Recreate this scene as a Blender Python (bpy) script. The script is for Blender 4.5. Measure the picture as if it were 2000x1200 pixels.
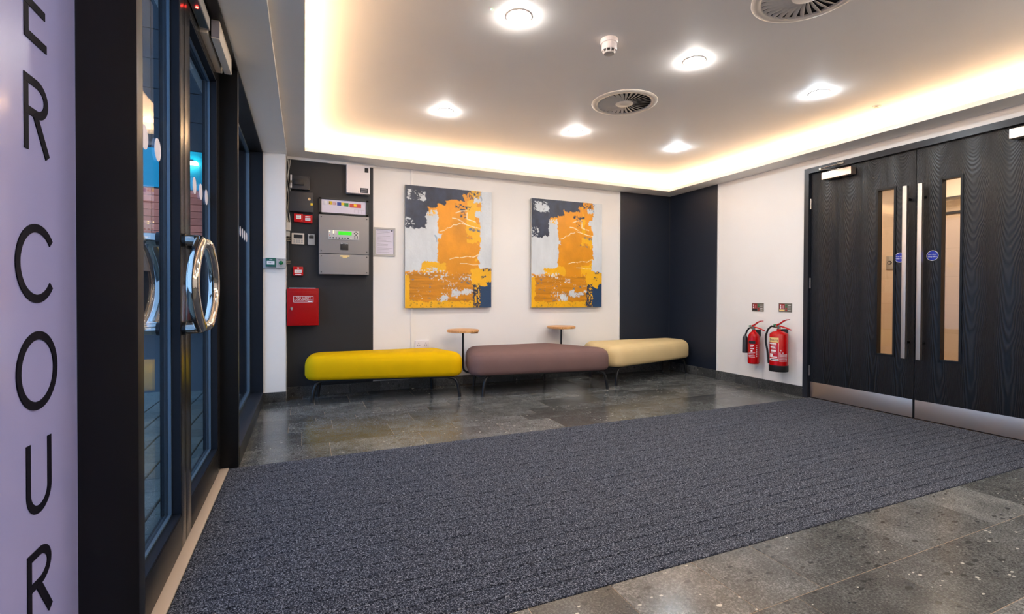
import bpy, bmesh, math, random
import numpy as np
from mathutils import Vector, Matrix

for o in list(bpy.data.objects):
    bpy.data.objects.remove(o)
SC = bpy.context.scene
COL = SC.collection
random.seed(7)

# ------------------------------------------------------------------ camera
cam_d = bpy.data.cameras.new('camera')
cam_d.sensor_fit = 'HORIZONTAL'
cam_d.sensor_width = 36.0
cam_d.lens = 944.49 * 36.0 / 2000.0
cam_d.shift_x = -8.76 / 2000.0
cam_d.shift_y = -15.49 / 2000.0
cam_d.clip_start = 0.02
cam = bpy.data.objects.new('camera', cam_d)
COL.objects.link(cam)
_y, _p, _r = 0.412773, 0.0107684, 0.0035885
fh = Vector((math.sin(_y), math.cos(_y), 0)); r0 = Vector((math.cos(_y), -math.sin(_y), 0))
fw = fh * math.cos(_p) + Vector((0, 0, -math.sin(_p))); u0 = r0.cross(fw)
rr = r0 * math.cos(_r) + u0 * math.sin(_r); uu = u0 * math.cos(_r) - r0 * math.sin(_r)
M = Matrix.Identity(4)
for i in range(3):
    M[i][0], M[i][1], M[i][2] = rr[i], uu[i], -fw[i]
M[2][3] = 1.0
cam.matrix_world = M
SC.camera = cam

# ------------------------------------------------------------------ world, exposure, lamp strengths
w = bpy.data.worlds.new('dusk_sky'); SC.world = w; w.use_nodes = True
bg = w.node_tree.nodes['Background']
bg.inputs[0].default_value = (0.30, 0.55, 1.0, 1)
bg.inputs[1].default_value = 0.55
SC.view_settings.view_transform = 'Standard'
SC.view_settings.look = 'None'
SC.view_settings.gamma = 1.0
SC.view_settings.use_curve_mapping = False
SC.view_settings.exposure = 2.12
DOWN_STRENGTH = 73.0
COVE_STRENGTH = 15.5
CORRIDOR_STRENGTH = 17.0

# ------------------------------------------------------------------ helpers
def lin(c):
    out = []
    for v in c:
        v = v / 255.0
        out.append(v / 12.92 if v <= 0.04045 else ((v + 0.055) / 1.055) ** 2.4)
    return (out[0], out[1], out[2], 1.0)

MATS = {}
def mat(name, rgb=(128, 128, 128), rough=0.5, metal=0.0, spec=0.5, coat=0.0, linear=None):
    m = bpy.data.materials.new(name); m.use_nodes = True
    b = m.node_tree.nodes['Principled BSDF']
    b.inputs['Base Color'].default_value = linear if linear else lin(rgb)
    b.inputs['Roughness'].default_value = rough
    b.inputs['Metallic'].default_value = metal
    b.inputs['Specular IOR Level'].default_value = spec
    if coat: b.inputs['Coat Weight'].default_value = coat; b.inputs['Coat Roughness'].default_value = 0.08
    MATS[name] = m
    return m

class NT:
    def __init__(s, m): s.m = m; s.t = m.node_tree; s.n = s.t.nodes; s.b = s.n['Principled BSDF']
    def add(s, kind, **kw):
        n = s.n.new(kind)
        for k, v in kw.items(): setattr(n, k, v)
        return n
    def link(s, a, b): s.t.links.new(a, b)
    def math(s, op, a, b=None, c=None, clamp=False):
        n = s.n.new('ShaderNodeMath'); n.operation = op; n.use_clamp = clamp
        for i, v in enumerate((a, b, c)):
            if v is None: continue
            if isinstance(v, (int, float)): n.inputs[i].default_value = v
            else: s.link(v, n.inputs[i])
        return n.outputs[0]
    def coord(s): return s.add('ShaderNodeTexCoord').outputs['Object']
    def noise(s, vec, scale, detail=2, rough=0.5):
        n = s.add('ShaderNodeTexNoise'); n.inputs['Scale'].default_value = scale
        n.inputs['Detail'].default_value = detail; n.inputs['Roughness'].default_value = rough
        if vec is not None: s.link(vec, n.inputs['Vector'])
        return n.outputs['Fac']
    def mapping(s, vec, scale=(1, 1, 1), loc=(0, 0, 0), rot=(0, 0, 0)):
        n = s.add('ShaderNodeMapping'); n.inputs['Scale'].default_value = scale
        n.inputs['Location'].default_value = loc; n.inputs['Rotation'].default_value = rot
        s.link(vec, n.inputs['Vector']); return n.outputs[0]
    def ramp(s, fac, stops, interp='LINEAR'):
        n = s.add('ShaderNodeValToRGB'); n.color_ramp.interpolation = interp
        e = n.color_ramp.elements
        while len(e) < len(stops): e.new(0.5)
        for el, (p, c) in zip(e, stops): el.position = p; el.color = c
        s.link(fac, n.inputs[0]); return n.outputs[0]
    def mix(s, fac, a, b, blend='MIX'):
        n = s.add('ShaderNodeMix', data_type='RGBA', blend_type=blend)
        for sock, v in ((n.inputs[0], fac), (n.inputs[6], a), (n.inputs[7], b)):
            if isinstance(v, (int, float)): sock.default_value = v
            elif isinstance(v, tuple): sock.default_value = v
            else: s.link(v, sock)
        return n.outputs[2]
    def bump(s, h, strength=0.3, dist=0.002):
        n = s.add('ShaderNodeBump'); n.inputs['Strength'].default_value = strength
        n.inputs['Distance'].default_value = dist; s.link(h, n.inputs['Height'])
        s.link(n.outputs[0], s.b.inputs['Normal'])

def grey(v): return (v, v, v, 1)

# ---- plain materials
def painted(name, rgb, rough=0.6, bumpy=0.05):
    m = mat(name, rgb, rough); t = NT(m); c = t.coord()
    n = t.noise(c, 3.0, 3); base = lin(rgb)
    dk = tuple(v * 0.95 for v in base[:3]) + (1,)
    t.link(t.mix(n, dk, base), t.b.inputs['Base Color'])
    t.bump(t.noise(c, 260, 2), bumpy, 0.001)
    return m
painted('white_wall', (236, 233, 229), 0.55)
painted('ceiling_white', (250, 248, 245), 0.6)
painted('soffit_white', (246, 242, 236), 0.6)
painted('navy_wall', (22, 30, 44), 0.55)
painted('charcoal_wall', (26, 27, 31), 0.55)
mat('black_frame', (13, 14, 16), 0.4, spec=0.3)
mat('black_metal', (12, 12, 14), 0.35)
mat('dark_blue_frame', (24, 28, 36), 0.38)
mat('bronze_frame', (52, 50, 50), 0.25, 0.6)
mat('bead_metal', (84, 104, 120), 0.35, 0.5)
mat('reveal_navy', (6, 13, 24), 0.55, spec=0.25)
mat('steel', (190, 186, 180), 0.28, 1.0)
mat('polished_steel', (205, 200, 192), 0.1, 1.0)
mat('nickel', (165, 155, 140), 0.2, 1.0)
mat('silver_plastic', (176, 174, 170), 0.4)
mat('white_plastic', (226, 220, 222), 0.35)
mat('cream_plastic', (222, 212, 198), 0.4)
mat('grey_panel', (142, 136, 133), 0.38)
mat('light_grey', (190, 188, 186), 0.4)
mat('dark_plastic', (22, 22, 24), 0.4)
mat('charcoal_plastic', (44, 44, 48), 0.4)
mat('red_paint', (164, 0, 2), 0.35, spec=0.25)
mat('red_gloss', (180, 2, 6), 0.2, spec=0.4)
mat('red_plastic', (196, 6, 10), 0.3, spec=0.3)
mat('paper', (214, 208, 222), 0.6)
mat('print_white', (235, 230, 230), 0.6)
mat('print_dark', (24, 22, 26), 0.6)
mat('print_grey', (140, 136, 146), 0.6)
mat('print_red', (170, 22, 24), 0.6)
mat('sensor_lens', (84, 100, 108), 0.25)
mat('sign_red', (150, 14, 18), 0.5)
mat('sign_green', (22, 120, 62), 0.5)
mat('sign_grey', (120, 118, 108), 0.35, 0.5)
mat('yellow_label', (232, 196, 20), 0.5)
mat('blue_label', (34, 60, 150), 0.5)
mat('green_label', (44, 124, 58), 0.5)
mat('redorange_label', (200, 70, 56), 0.5)
mat('pink_label', (206, 170, 176), 0.5)
mat('teal_plastic', (10, 92, 80), 0.35)
mat('green_button', (10, 110, 60), 0.25)
mat('foam_cream', (238, 208, 140), 0.5)
mat('maroon_print', (110, 24, 20), 0.5)
mat('sticker_blue', (24, 44, 160), 0.35)
mat('rubber', (14, 14, 15), 0.55)
mat('letter_dark', (20, 18, 28), 0.6, spec=0.1)
mat('threshold', (190, 172, 155), 0.45)
mat('grout', (150, 128, 104), 0.8)
mat('vent_void', (10, 9, 12), 0.9)
mat('vent_white', (218, 213, 205), 0.5)
mat('bitumen_void', (18, 18, 20), 0.9)
mat('dot_white', (222, 216, 226), 0.6)
mat('cable_white', (196, 190, 184), 0.5)
mat('foot_pad', (50, 50, 54), 0.5)
mat('floor_dull', (70, 70, 68), 0.3)
m_ = mat('corridor_wall', (214, 188, 162), 0.4); t_ = NT(m_)
br_ = t_.add('ShaderNodeTexBrick'); br_.inputs['Scale'].default_value = 1.0; br_.inputs['Brick Width'].default_value = 0.3; br_.inputs['Row Height'].default_value = 0.075; br_.inputs['Mortar Size'].default_value = 0.003
br_.inputs['Color1'].default_value = lin((214, 188, 162)); br_.inputs['Color2'].default_value = lin((206, 180, 154)); br_.inputs['Mortar'].default_value = lin((200, 174, 148))
t_.link(t_.mapping(t_.coord(), rot=(math.pi / 2, 0, math.pi / 2)), br_.inputs['Vector']); t_.link(br_.outputs['Color'], t_.b.inputs['Base Color'])
mat('corridor_ceiling', (226, 208, 188), 0.6)
mat('corridor_floor', (110, 92, 80), 0.25)
mat('facade_teal', (0, 176, 196), 0.5)
mat('facade_dark', (40, 46, 50), 0.5)
mat('far_window', (8, 10, 13), 0.6, spec=0.15)
mat('brick_dark', (54, 52, 52), 0.8)

def emitter(name, rgb_lin, strength):
    m = mat(name, (255, 255, 255)); t = NT(m)
    t.b.inputs['Base Color'].default_value = (0.8, 0.8, 0.8, 1) if strength > 1.5 else rgb_lin + (1,)
    t.b.inputs['Emission Color'].default_value = rgb_lin + (1,)
    t.b.inputs['Emission Strength'].default_value = strength
    return m
emitter('lamp_warm', (1.0, 0.955, 0.91), DOWN_STRENGTH)
emitter('lamp_cool', (0.84, 0.93, 1.0), DOWN_STRENGTH)
emitter('cove_led', (1.0, 0.64, 0.35), COVE_STRENGTH)
emitter('corridor_lamp', (1.0, 0.88, 0.74), CORRIDOR_STRENGTH)
emitter('lcd_green', (0.02, 0.40, 0.005), 0.30)
emitter('led_red', (1.0, 0.03, 0.02), 6.0)
emitter('led_green', (0.1, 1.0, 0.25), 4.0)
emitter('led_amber', (1.0, 0.75, 0.3), 0.9)
emitter('street_lamp', (1.0, 0.95, 0.85), 8.0)

def glass_mat(name, tint=(1, 1, 1, 1), f0=0.05):
    m = bpy.data.materials.new(name); m.use_nodes = True
    nt = m.node_tree; nt.nodes.clear()
    out = nt.nodes.new('ShaderNodeOutputMaterial'); mx = nt.nodes.new('ShaderNodeMixShader')
    tr = nt.nodes.new('ShaderNodeBsdfTransparent'); gl = nt.nodes.new('ShaderNodeBsdfGlossy')
    lw = nt.nodes.new('ShaderNodeLayerWeight'); lw.inputs['Blend'].default_value = 0.5
    pw = nt.nodes.new('ShaderNodeMath'); pw.operation = 'POWER'; pw.inputs[1].default_value = 5.0
    ma = nt.nodes.new('ShaderNodeMath'); ma.operation = 'MULTIPLY_ADD'; ma.inputs[1].default_value = 1 - f0; ma.inputs[2].default_value = f0
    nt.links.new(lw.outputs['Facing'], pw.inputs[0]); nt.links.new(pw.outputs[0], ma.inputs[0])
    tr.inputs[0].default_value = tint; gl.inputs['Roughness'].default_value = 0.0
    nt.links.new(ma.outputs[0], mx.inputs[0]); nt.links.new(tr.outputs[0], mx.inputs[1])
    nt.links.new(gl.outputs[0], mx.inputs[2]); nt.links.new(mx.outputs[0], out.inputs[0])
    MATS[name] = m; return m
glass_mat('glass', (0.93, 0.96, 0.97, 1), 0.05)
glass_mat('vision_glass', (0.98, 0.95, 0.90, 1), 0.03)

def stone_mat(name, base, sat=1.0, rough=0.13):
    m = mat(name, (80, 80, 78), rough, spec=0.36); t = NT(m); c = t.coord()
    oi = t.add('ShaderNodeObjectInfo')
    off = t.add('ShaderNodeVectorMath', operation='SCALE'); off.inputs[3].default_value = 37.0
    cmb = t.add('ShaderNodeCombineXYZ')
    for k in range(3): t.link(oi.outputs['Random'], cmb.inputs[k])
    t.link(cmb.outputs[0], off.inputs[0])
    add = t.add('ShaderNodeVectorMath', operation='ADD'); t.link(c, add.inputs[0]); t.link(off.outputs[0], add.inputs[1])
    v = add.outputs[0]
    n1 = t.noise(v, 8, 4, 0.6)
    n2 = t.noise(v, 130, 4, 0.8)
    tone = t.math('ADD', t.math('MULTIPLY', n1, 0.34), t.math('MULTIPLY', n2, 1.02))
    col = t.ramp(tone, [(0.45, tuple(x * 0.30 for x in base) + (1,)), (0.68, tuple(base) + (1,)), (0.88, tuple(x * 2.6 for x in base) + (1,))])
    rnd = t.math('MULTIPLY_ADD', oi.outputs['Random'], 0.75, 0.6)
    col = t.mix(1.0, col, rnd, 'MULTIPLY')
    # dark clasts
    vs = t.mapping(v, (1.0, 1.7, 1.0))
    vo = t.add('ShaderNodeTexVoronoi'); vo.inputs['Scale'].default_value = 20; vo.inputs['Randomness'].default_value = 1.0
    dist = t.add('ShaderNodeVectorMath', operation='ADD')
    nz = t.add('ShaderNodeTexNoise'); nz.inputs['Scale'].default_value = 45; t.link(v, nz.inputs['Vector'])
    sc = t.add('ShaderNodeVectorMath', operation='SCALE'); sc.inputs[3].default_value = 0.02
    t.link(nz.outputs['Color'], sc.inputs[0]); t.link(vs, dist.inputs[0]); t.link(sc.outputs[0], dist.inputs[1])
    t.link(dist.outputs[0], vo.inputs['Vector'])
    sepc = t.add('ShaderNodeSeparateColor'); t.link(vo.outputs['Color'], sepc.inputs[0])
    size = t.math('MULTIPLY', sepc.outputs[0], 0.34)
    dmask = t.math('LESS_THAN', vo.outputs['Distance'], size)
    pick = t.math('GREATER_THAN', sepc.outputs[1], 0.45)
    col = t.mix(t.math('MULTIPLY', t.math('MULTIPLY', dmask, pick), 0.75), col, tuple(x * 0.25 for x in base) + (1,))
    # pale flecks
    vo2 = t.add('ShaderNodeTexVoronoi'); vo2.inputs['Scale'].default_value = 30
    t.link(dist.outputs[0], vo2.inputs['Vector'])
    sep2 = t.add('ShaderNodeSeparateColor'); t.link(vo2.outputs['Color'], sep2.inputs[0])
    lm = t.math('LESS_THAN', vo2.outputs['Distance'], t.math('MULTIPLY', sep2.outputs[0], 0.27))
    lp = t.math('GREATER_THAN', sep2.outputs[2], 0.84)
    col = t.mix(t.math('MULTIPLY', t.math('MULTIPLY', lm, lp), 0.8), col, (0.48, 0.46, 0.40, 1))
    # rare large pale inclusions
    vo3 = t.add('ShaderNodeTexVoronoi'); vo3.inputs['Scale'].default_value = 4.2
    t.link(dist.outputs[0], vo3.inputs['Vector'])
    sep3 = t.add('ShaderNodeSeparateColor'); t.link(vo3.outputs['Color'], sep3.inputs[0])
    lm3 = t.math('LESS_THAN', t.math('ADD', vo3.outputs['Distance'], t.math('MULTIPLY', n2, 0.08)), 0.12)
    lp3 = t.math('GREATER_THAN', sep3.outputs[2], 0.93)
    col = t.mix(t.math('MULTIPLY', lm3, lp3), col, (0.62, 0.58, 0.46, 1))
    t.link(col, t.b.inputs['Base Color'])
    t.link(t.math('MULTIPLY_ADD', n2, 0.10, rough - 0.05), t.b.inputs['Roughness'])
    return m
stone_mat('stone_tile', (0.084, 0.085, 0.082), rough=0.21)
stone_mat('skirting_stone', (0.060, 0.061, 0.059), rough=0.3)

def carpet_mat():
    m = mat('carpet', (50, 54, 64), 0.95, spec=0.1); t = NT(m); c0_ = t.coord()
    oi = t.add('ShaderNodeObjectInfo'); cm = t.add('ShaderNodeCombineXYZ')
    t.link(t.math('MULTIPLY', oi.outputs['Random'], 53.0), cm.inputs[0]); t.link(t.math('MULTIPLY', oi.outputs['Random'], 29.0), cm.inputs[1])
    ad = t.add('ShaderNodeVectorMath', operation='ADD'); t.link(c0_, ad.inputs[0]); t.link(cm.outputs[0], ad.inputs[1]); c = ad.outputs[0]
    n1 = t.noise(t.mapping(c, (1, 1.15, 1)), 230, 1, 0.6)
    n2 = t.noise(c, 110, 2, 0.6)
    n3 = t.noise(c, 1.2, 2)
    f = t.math('ADD', t.math('MULTIPLY', n1, 0.75), t.math('MULTIPLY', n2, 0.35))
    col = t.ramp(f, [(0.43, (0.003, 0.004, 0.008, 1)), (0.53, (0.024, 0.028, 0.042, 1)), (0.61, (0.085, 0.092, 0.118, 1)), (0.74, (0.33, 0.34, 0.38, 1))])
    col = t.mix(t.math('MULTIPLY', n3, 0.25), col, (0.05, 0.05, 0.055, 1))
    t.link(col, t.b.inputs['Base Color'])
    t.bump(t.math('ADD', n1, n2), 0.7, 0.003)
carpet_mat()

def fabric_mat(name, rgb, rough=0.75):
    m = mat(name, rgb, rough, spec=0.1); t = NT(m); c = t.coord()
    base = lin(rgb); n = t.noise(c, 5, 3)
    t.link(t.mix(n, tuple(x * 0.9 for x in base[:3]) + (1,), tuple(min(1, x * 1.06) for x in base[:3]) + (1,)), t.b.inputs['Base Color'])
    t.bump(t.math('ADD', t.noise(c, 700, 1), t.math('MULTIPLY', t.noise(c, 14, 2), 2.0)), 0.12, 0.002)
    t.b.inputs['Sheen Weight'].default_value = 0.0
    return m
fabric_mat('yellow_fabric', (220, 174, 0))
fabric_mat('mauve_fabric', (120, 94, 90))
fabric_mat('cream_fabric', (216, 192, 144))

def oak_mat():
    m = mat('oak', (206, 150, 88), 0.4); t = NT(m); c = t.coord()
    n = t.noise(t.mapping(c, (3, 60, 3)), 3, 4, 0.6)
    t.link(t.ramp(n, [(0.3, lin((176, 116, 62))), (0.7, lin((224, 172, 108)))]), t.b.inputs['Base Color'])
oak_mat()

def door_wood():
    m = mat('black_veneer', (22, 21, 22), 0.33, spec=0.42); t = NT(m); c = t.coord()
    sep = t.add('ShaderNodeSeparateXYZ'); t.link(c, sep.inputs[0])
    y, z = sep.outputs[1], sep.outputs[2]
    wob = t.noise(t.mapping(c, (1, 2.2, 1.0)), 2.2, 3, 0.5)
    yy = t.math('ADD', y, t.math('MULTIPLY', wob, 0.05))
    per = 0.205
    q_ = t.math('DIVIDE', yy, per)
    fr = t.math('FRACT', q_)
    wn = t.add('ShaderNodeTexWhiteNoise', noise_dimensions='1D'); t.link(t.math('FLOOR', q_), wn.inputs['W'])
    a = t.math('ABSOLUTE', t.math('SUBTRACT', fr, 0.5))         # 0 centre .. 0.5 edge of a flitch
    p = t.math('POWER', t.math('MULTIPLY', a, 2.0), 1.9)
    zf = t.math('SUBTRACT', 2.20, z)                            # cathedral arches stretch out down the leaf
    zw = t.math('DIVIDE', zf, t.math('MULTIPLY_ADD', zf, 1.15, 1.0))
    g = t.math('SUBTRACT', t.math('MULTIPLY', zw, -1.0), t.math('MULTIPLY', p, 0.20))
    g = t.math('ADD', g, t.math('MULTIPLY', wob, 0.10))
    g = t.math('ADD', g, t.math('MULTIPLY', wn.outputs['Value'], 0.3))
    fine = t.noise(t.mapping(c, (40, 130, 5)), 3.0, 2, 0.6)
    s = t.math('SINE', t.math('MULTIPLY', g, 300.0))
    h = t.math('ADD', t.math('MULTIPLY_ADD', s, 0.5, 0.2), t.math('MULTIPLY', fine, 0.5))
    t.link(t.ramp(h, [(0.0, (0.001, 0.001, 0.0012, 1)), (0.95, (0.012, 0.011, 0.011, 1))]), t.b.inputs['Base Color'])
    t.bump(h, 0.8, 0.0013)
door_wood()

def brushed(name, rgb, rough):
    m = mat(name, rgb, rough, 1.0); t = NT(m); c = t.coord()
    n = t.noise(t.mapping(c, (4, 4, 500)), 2.0, 2)
    t.link(t.math('MULTIPLY_ADD', n, 0.16, rough - 0.08), t.b.inputs['Roughness'])
    t.bump(n, 0.05, 0.0005)
brushed('brushed_steel', (226, 204, 186), 0.34)
brushed('satin_bar', (206, 194, 182), 0.42)

def lavender():
    m = mat('frosted_lavender', (150, 146, 184), 0.3, coat=0.3); t = NT(m); c = t.coord()
    n = t.noise(c, 1.5, 2)
    t.link(t.mix(n, lin((142, 146, 196)), lin((164, 160, 206))), t.b.inputs['Base Color'])
lavender()

def concrete(name, rgb, scale=30, rough=0.8):
    m = mat(name, rgb, rough); t = NT(m); c = t.coord(); oi = t.add('ShaderNodeObjectInfo')
    b = lin(rgb); n = t.noise(c, scale, 5, 0.7)
    col = t.mix(n, tuple(x * 0.55 for x in b[:3]) + (1,), tuple(x * 1.35 for x in b[:3]) + (1,))
    col = t.mix(1.0, col, t.math('MULTIPLY_ADD', oi.outputs['Random'], 0.4, 0.8), 'MULTIPLY')
    t.link(col, t.b.inputs['Base Color']); t.bump(n, 0.4, 0.004)
concrete('paver', (104, 110, 104))
concrete('asphalt', (54, 62, 66), 60, 0.9)
concrete('facade_tile', (255, 138, 104), 4, 0.7)
concrete('brick', (74, 62, 58), 40, 0.85)

# ------------------------------------------------------------------ object helpers
OFF = {}
def tag(o, label=None, cat=None, group=None, kind=None):
    if label: o['label'] = label
    if cat: o['category'] = cat
    if group: o['group'] = group
    if kind: o['kind'] = kind
    return o
def thing(name, loc, label, cat, group=None, kind=None):
    o = bpy.data.objects.new(name, None); o.empty_display_size = 0.05
    COL.objects.link(o); o.location = loc; OFF[o.name] = Vector(loc)
    return tag(o, label, cat, group, kind)

class B:
    """collects shapes in world coordinates, build() links them as one mesh object"""
    def __init__(s): s.bm = bmesh.new()
    def box(s, x0, x1, y0, y1, z0, z1, bev=0.0, seg=2):
        r = bmesh.ops.create_cube(s.bm, size=1.0)
        c = Vector(((x0 + x1) / 2, (y0 + y1) / 2, (z0 + z1) / 2))
        for v in r['verts']:
            v.co = Vector((v.co.x * (x1 - x0), v.co.y * (y1 - y0), v.co.z * (z1 - z0))) + c
        if bev:
            es = {e for v in r['verts'] for e in v.link_edges}
            bmesh.ops.bevel(s.bm, geom=list(es), offset=bev, segments=seg, profile=0.7, affect='EDGES')
        return s
    def loft(s, rings, cap=True, close=True):
        vr = [[s.bm.verts.new(p) for p in ring] for ring in rings]
        n = len(vr[0])
        for a, b in zip(vr[:-1], vr[1:]):
            for i in range(n if close else n - 1):
                j = (i + 1) % n
                s.bm.faces.new((a[i], a[j], b[j], b[i]))
        if cap:
            s.bm.faces.new(list(reversed(vr[0]))); s.bm.faces.new(vr[-1])
        return s
    def cyl(s, p0, p1, r, r2=None, n=20):
        p0, p1 = Vector(p0), Vector(p1); d = (p1 - p0).normalized()
        a = d.orthogonal().normalized(); b = d.cross(a)
        r2 = r if r2 is None else r2
        R = lambda p, q: [p + (a * math.cos(2 * math.pi * i / n) + b * math.sin(2 * math.pi * i / n)) * q for i in range(n)]
        return s.loft([R(p0, r), R(p1, r2)])
    def tube(s, pts, r, n=12):
        pts = [Vector(p) for p in pts]; rings = []; prev = None
        rad = r if isinstance(r, (list, tuple)) else [r] * len(pts)
        for i, p in enumerate(pts):
            t = (pts[min(i + 1, len(pts) - 1)] - pts[max(i - 1, 0)]).normalized()
            a = t.orthogonal().normalized() if prev is None else (prev - t * prev.dot(t)).normalized()
            prev = a; b = t.cross(a)
            rings.append([p + (a * math.cos(2 * math.pi * k / n) + b * math.sin(2 * math.pi * k / n)) * rad[i] for k in range(n)])
        return s.loft(rings)
    def lathe(s, prof, c=(0, 0, 0), n=28):
        c = Vector(c)
        return s.loft([[c + Vector((r * math.cos(2 * math.pi * i / n), r * math.sin(2 * math.pi * i / n), z)) for i in range(n)] for r, z in prof])
    def prism(s, poly, h):
        """poly: list of 3-D points, h: extrusion vector"""
        h = Vector(h); a = [Vector(p) for p in poly]
        return s.loft([a, [p + h for p in a]])
    def build(s, name, m, parent=None, smooth=None, label=None, cat=None, group=None, kind=None, loc=None):
        bmesh.ops.recalc_face_normals(s.bm, faces=s.bm.faces)
        if parent is not None: off = OFF[parent.name]
        elif loc is not None: off = Vector(loc)
        else:
            zs = [v.co for v in s.bm.verts]
            lo = Vector((min(v.x for v in zs), min(v.y for v in zs), min(v.z for v in zs)))
            hi = Vector((max(v.x for v in zs), max(v.y for v in zs), max(v.z for v in zs)))
            off = Vector(((lo.x + hi.x) / 2, (lo.y + hi.y) / 2, lo.z))
        for v in s.bm.verts: v.co -= off
        me = bpy.data.meshes.new(name); s.bm.to_mesh(me); s.bm.free()
        me.materials.append(MATS[m] if isinstance(m, str) else m)
        if smooth:
            for p in me.polygons: p.use_smooth = True
            me.set_sharp_from_angle(angle=math.radians(smooth))
        o = bpy.data.objects.new(name, me); COL.objects.link(o)
        OFF[o.name] = off
        if parent is not None: o.parent = parent
        else: o.location = off
        return tag(o, label, cat, group, kind)

def bx(name, x0, x1, y0, y1, z0, z1, m, parent=None, bev=0.0, **kw):
    return B().box(x0, x1, y0, y1, z0, z1, bev).build(name, m, parent, smooth=40 if bev else None, **kw)
def S(name, x0, x1, y0, y1, z0, z1, m, label, parent=None, cat='wall', bev=0):
    return bx(name, x0, x1, y0, y1, z0, z1, m, parent, bev, label=label, cat=None if parent else cat, kind=None if parent else 'structure')

PIECES = {}
def piece(name, x0, x1, y0, y1, z0, z1, m, parent, bev=0.0015):
    """a small box piece sharing mesh data with pieces of the same size"""
    key = (name, round(x1 - x0, 4), round(y1 - y0, 4), round(z1 - z0, 4), m)
    if key not in PIECES:
        b = B().box(-(x1 - x0) / 2, (x1 - x0) / 2, -(y1 - y0) / 2, (y1 - y0) / 2, 0, z1 - z0, bev, 1)
        me = bpy.data.meshes.new(name); b.bm.to_mesh(me); b.bm.free(); me.materials.append(MATS[m]); PIECES[key] = me
    o = bpy.data.objects.new(name, PIECES[key]); COL.objects.link(o)
    o.parent = parent; o.location = Vector(((x0 + x1) / 2, (y0 + y1) / 2, z0)) - OFF[parent.name]
    return o

def text(name, s, size, origin, right, up, m, parent, depth=0.0006, align='CENTER', sx=1.0):
    cu = bpy.data.curves.new(name, 'FONT'); cu.body = s; cu.size = size; cu.align_x = align; cu.align_y = 'CENTER'; cu.extrude = depth / 2
    t = bpy.data.objects.new(name, cu); COL.objects.link(t)
    dg = bpy.context.evaluated_depsgraph_get()
    me = bpy.data.meshes.new_from_object(t.evaluated_get(dg)); bpy.data.objects.remove(t)
    right, up = Vector(right), Vector(up); nrm = right.cross(up); off = OFF[parent.name]
    for v in me.vertices: v.co = Vector(origin) + right * v.co.x * sx + up * v.co.y + nrm * v.co.z - off
    me.materials.clear(); me.materials.append(MATS[m]); me.name = name
    o = bpy.data.objects.new(name, me); COL.objects.link(o); o.parent = parent; OFF[o.name] = off
    return o

XR, YB, XL = 4.48, 5.12, -0.345          # right wall, back wall, inner line of the glazed entrance
ZS, ZC = 2.305, 2.47                     # soffit and raised ceiling
YN = -1.6                                # wall behind the camera

# ================================================================== STRUCTURE
MY0_, MY1_ = 1.383, 3.152
# ---- floor: screed, stone tiles as pieces
floor = bx('floor', -0.52, XR + 0.08, YN, YB, -0.06, -0.0124, 'grout', label='dark grey polished stone tile floor with pale flecks', kind='structure')
gb = bx('grout_bed', -0.52, XR + 0.02, MY1_, YB, -0.0123, -0.0012, 'grout', floor)
gb = bx('grout_bed', -0.52, XR + 0.02, YN, MY0_, -0.0123, -0.0012, 'grout', floor)
def tile_row(y0, y1, x_start, x_end, lens, first):
    x = x_start; k = 0
    while x < x_end - 0.01:
        L = first if k == 0 else lens[(k - 1) % len(lens)]
        x1 = min(x + L, x_end)
        piece('tile', x + 0.0011, x1 - 0.0011, y0 + 0.0011, y1 - 0.0011, -0.012, 0.0, 'stone_tile', floor, 0.0006)
        x = x1; k += 1
MY0, MY1, MX0 = 1.383, 3.152, -0.395
rng = random.Random(4)
y = MY1
rows_b = [3.152, 3.462, 3.64, 3.80, 4.08, 4.20, 4.36, 4.66, 4.96, 5.12]
for a, b in zip(rows_b[:-1], rows_b[1:]):
    tile_row(a, b, -0.42, XR, [rng.choice((0.45, 0.6, 0.6, 0.3)) for _ in range(14)], rng.choice((0.31, 0.5, 0.57, 0.4)))
y1 = MY0; k = 0
near_first = [0.66 + 0.42 - 0.0, 0.35, 0.6, 0.45]
near_lens = [[0.31, 0.36, 0.30, 0.585, 0.56, 0.375, 0.6, 0.6], [0.9, 0.55, 0.45, 0.6, 0.6, 0.5]]
while y1 > YN + 0.05:
    y0 = max(y1 - 0.30, YN)
    if k < 2: tile_row(y0, y1, -0.46, XR, near_lens[k], [1.11, 0.5][k])
    else: tile_row(y0, y1, -0.46, XR, [rng.choice((0.6, 0.45, 0.6)) for _ in range(12)], rng.choice((0.3, 0.5, 0.6)))
    y1 = y0; k += 1

# ---- entrance mat of ribbed strips
mt = thing('entrance_mat', ((MX0 + XR) / 2, (MY0 + MY1) / 2, -0.012), 'wide navy and grey flecked ribbed entrance mat set into the stone floor', 'mat')
nst = 24; pitch = (MY1 - MY0) / nst
for i in range(nst):
    piece('mat_strip', MX0 + 0.002, XR + 0.015, MY0 + i * pitch + 0.0017, MY0 + (i + 1) * pitch - 0.0017, -0.012, 0.0045, 'carpet', mt, 0.003)
S('trim_threshold', -0.437, MX0, 1.405, 3.158, -0.012, 0.006, 'threshold', 'pale beige metal threshold strip along the glass entrance doors', cat='threshold', bev=0.002)

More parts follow.
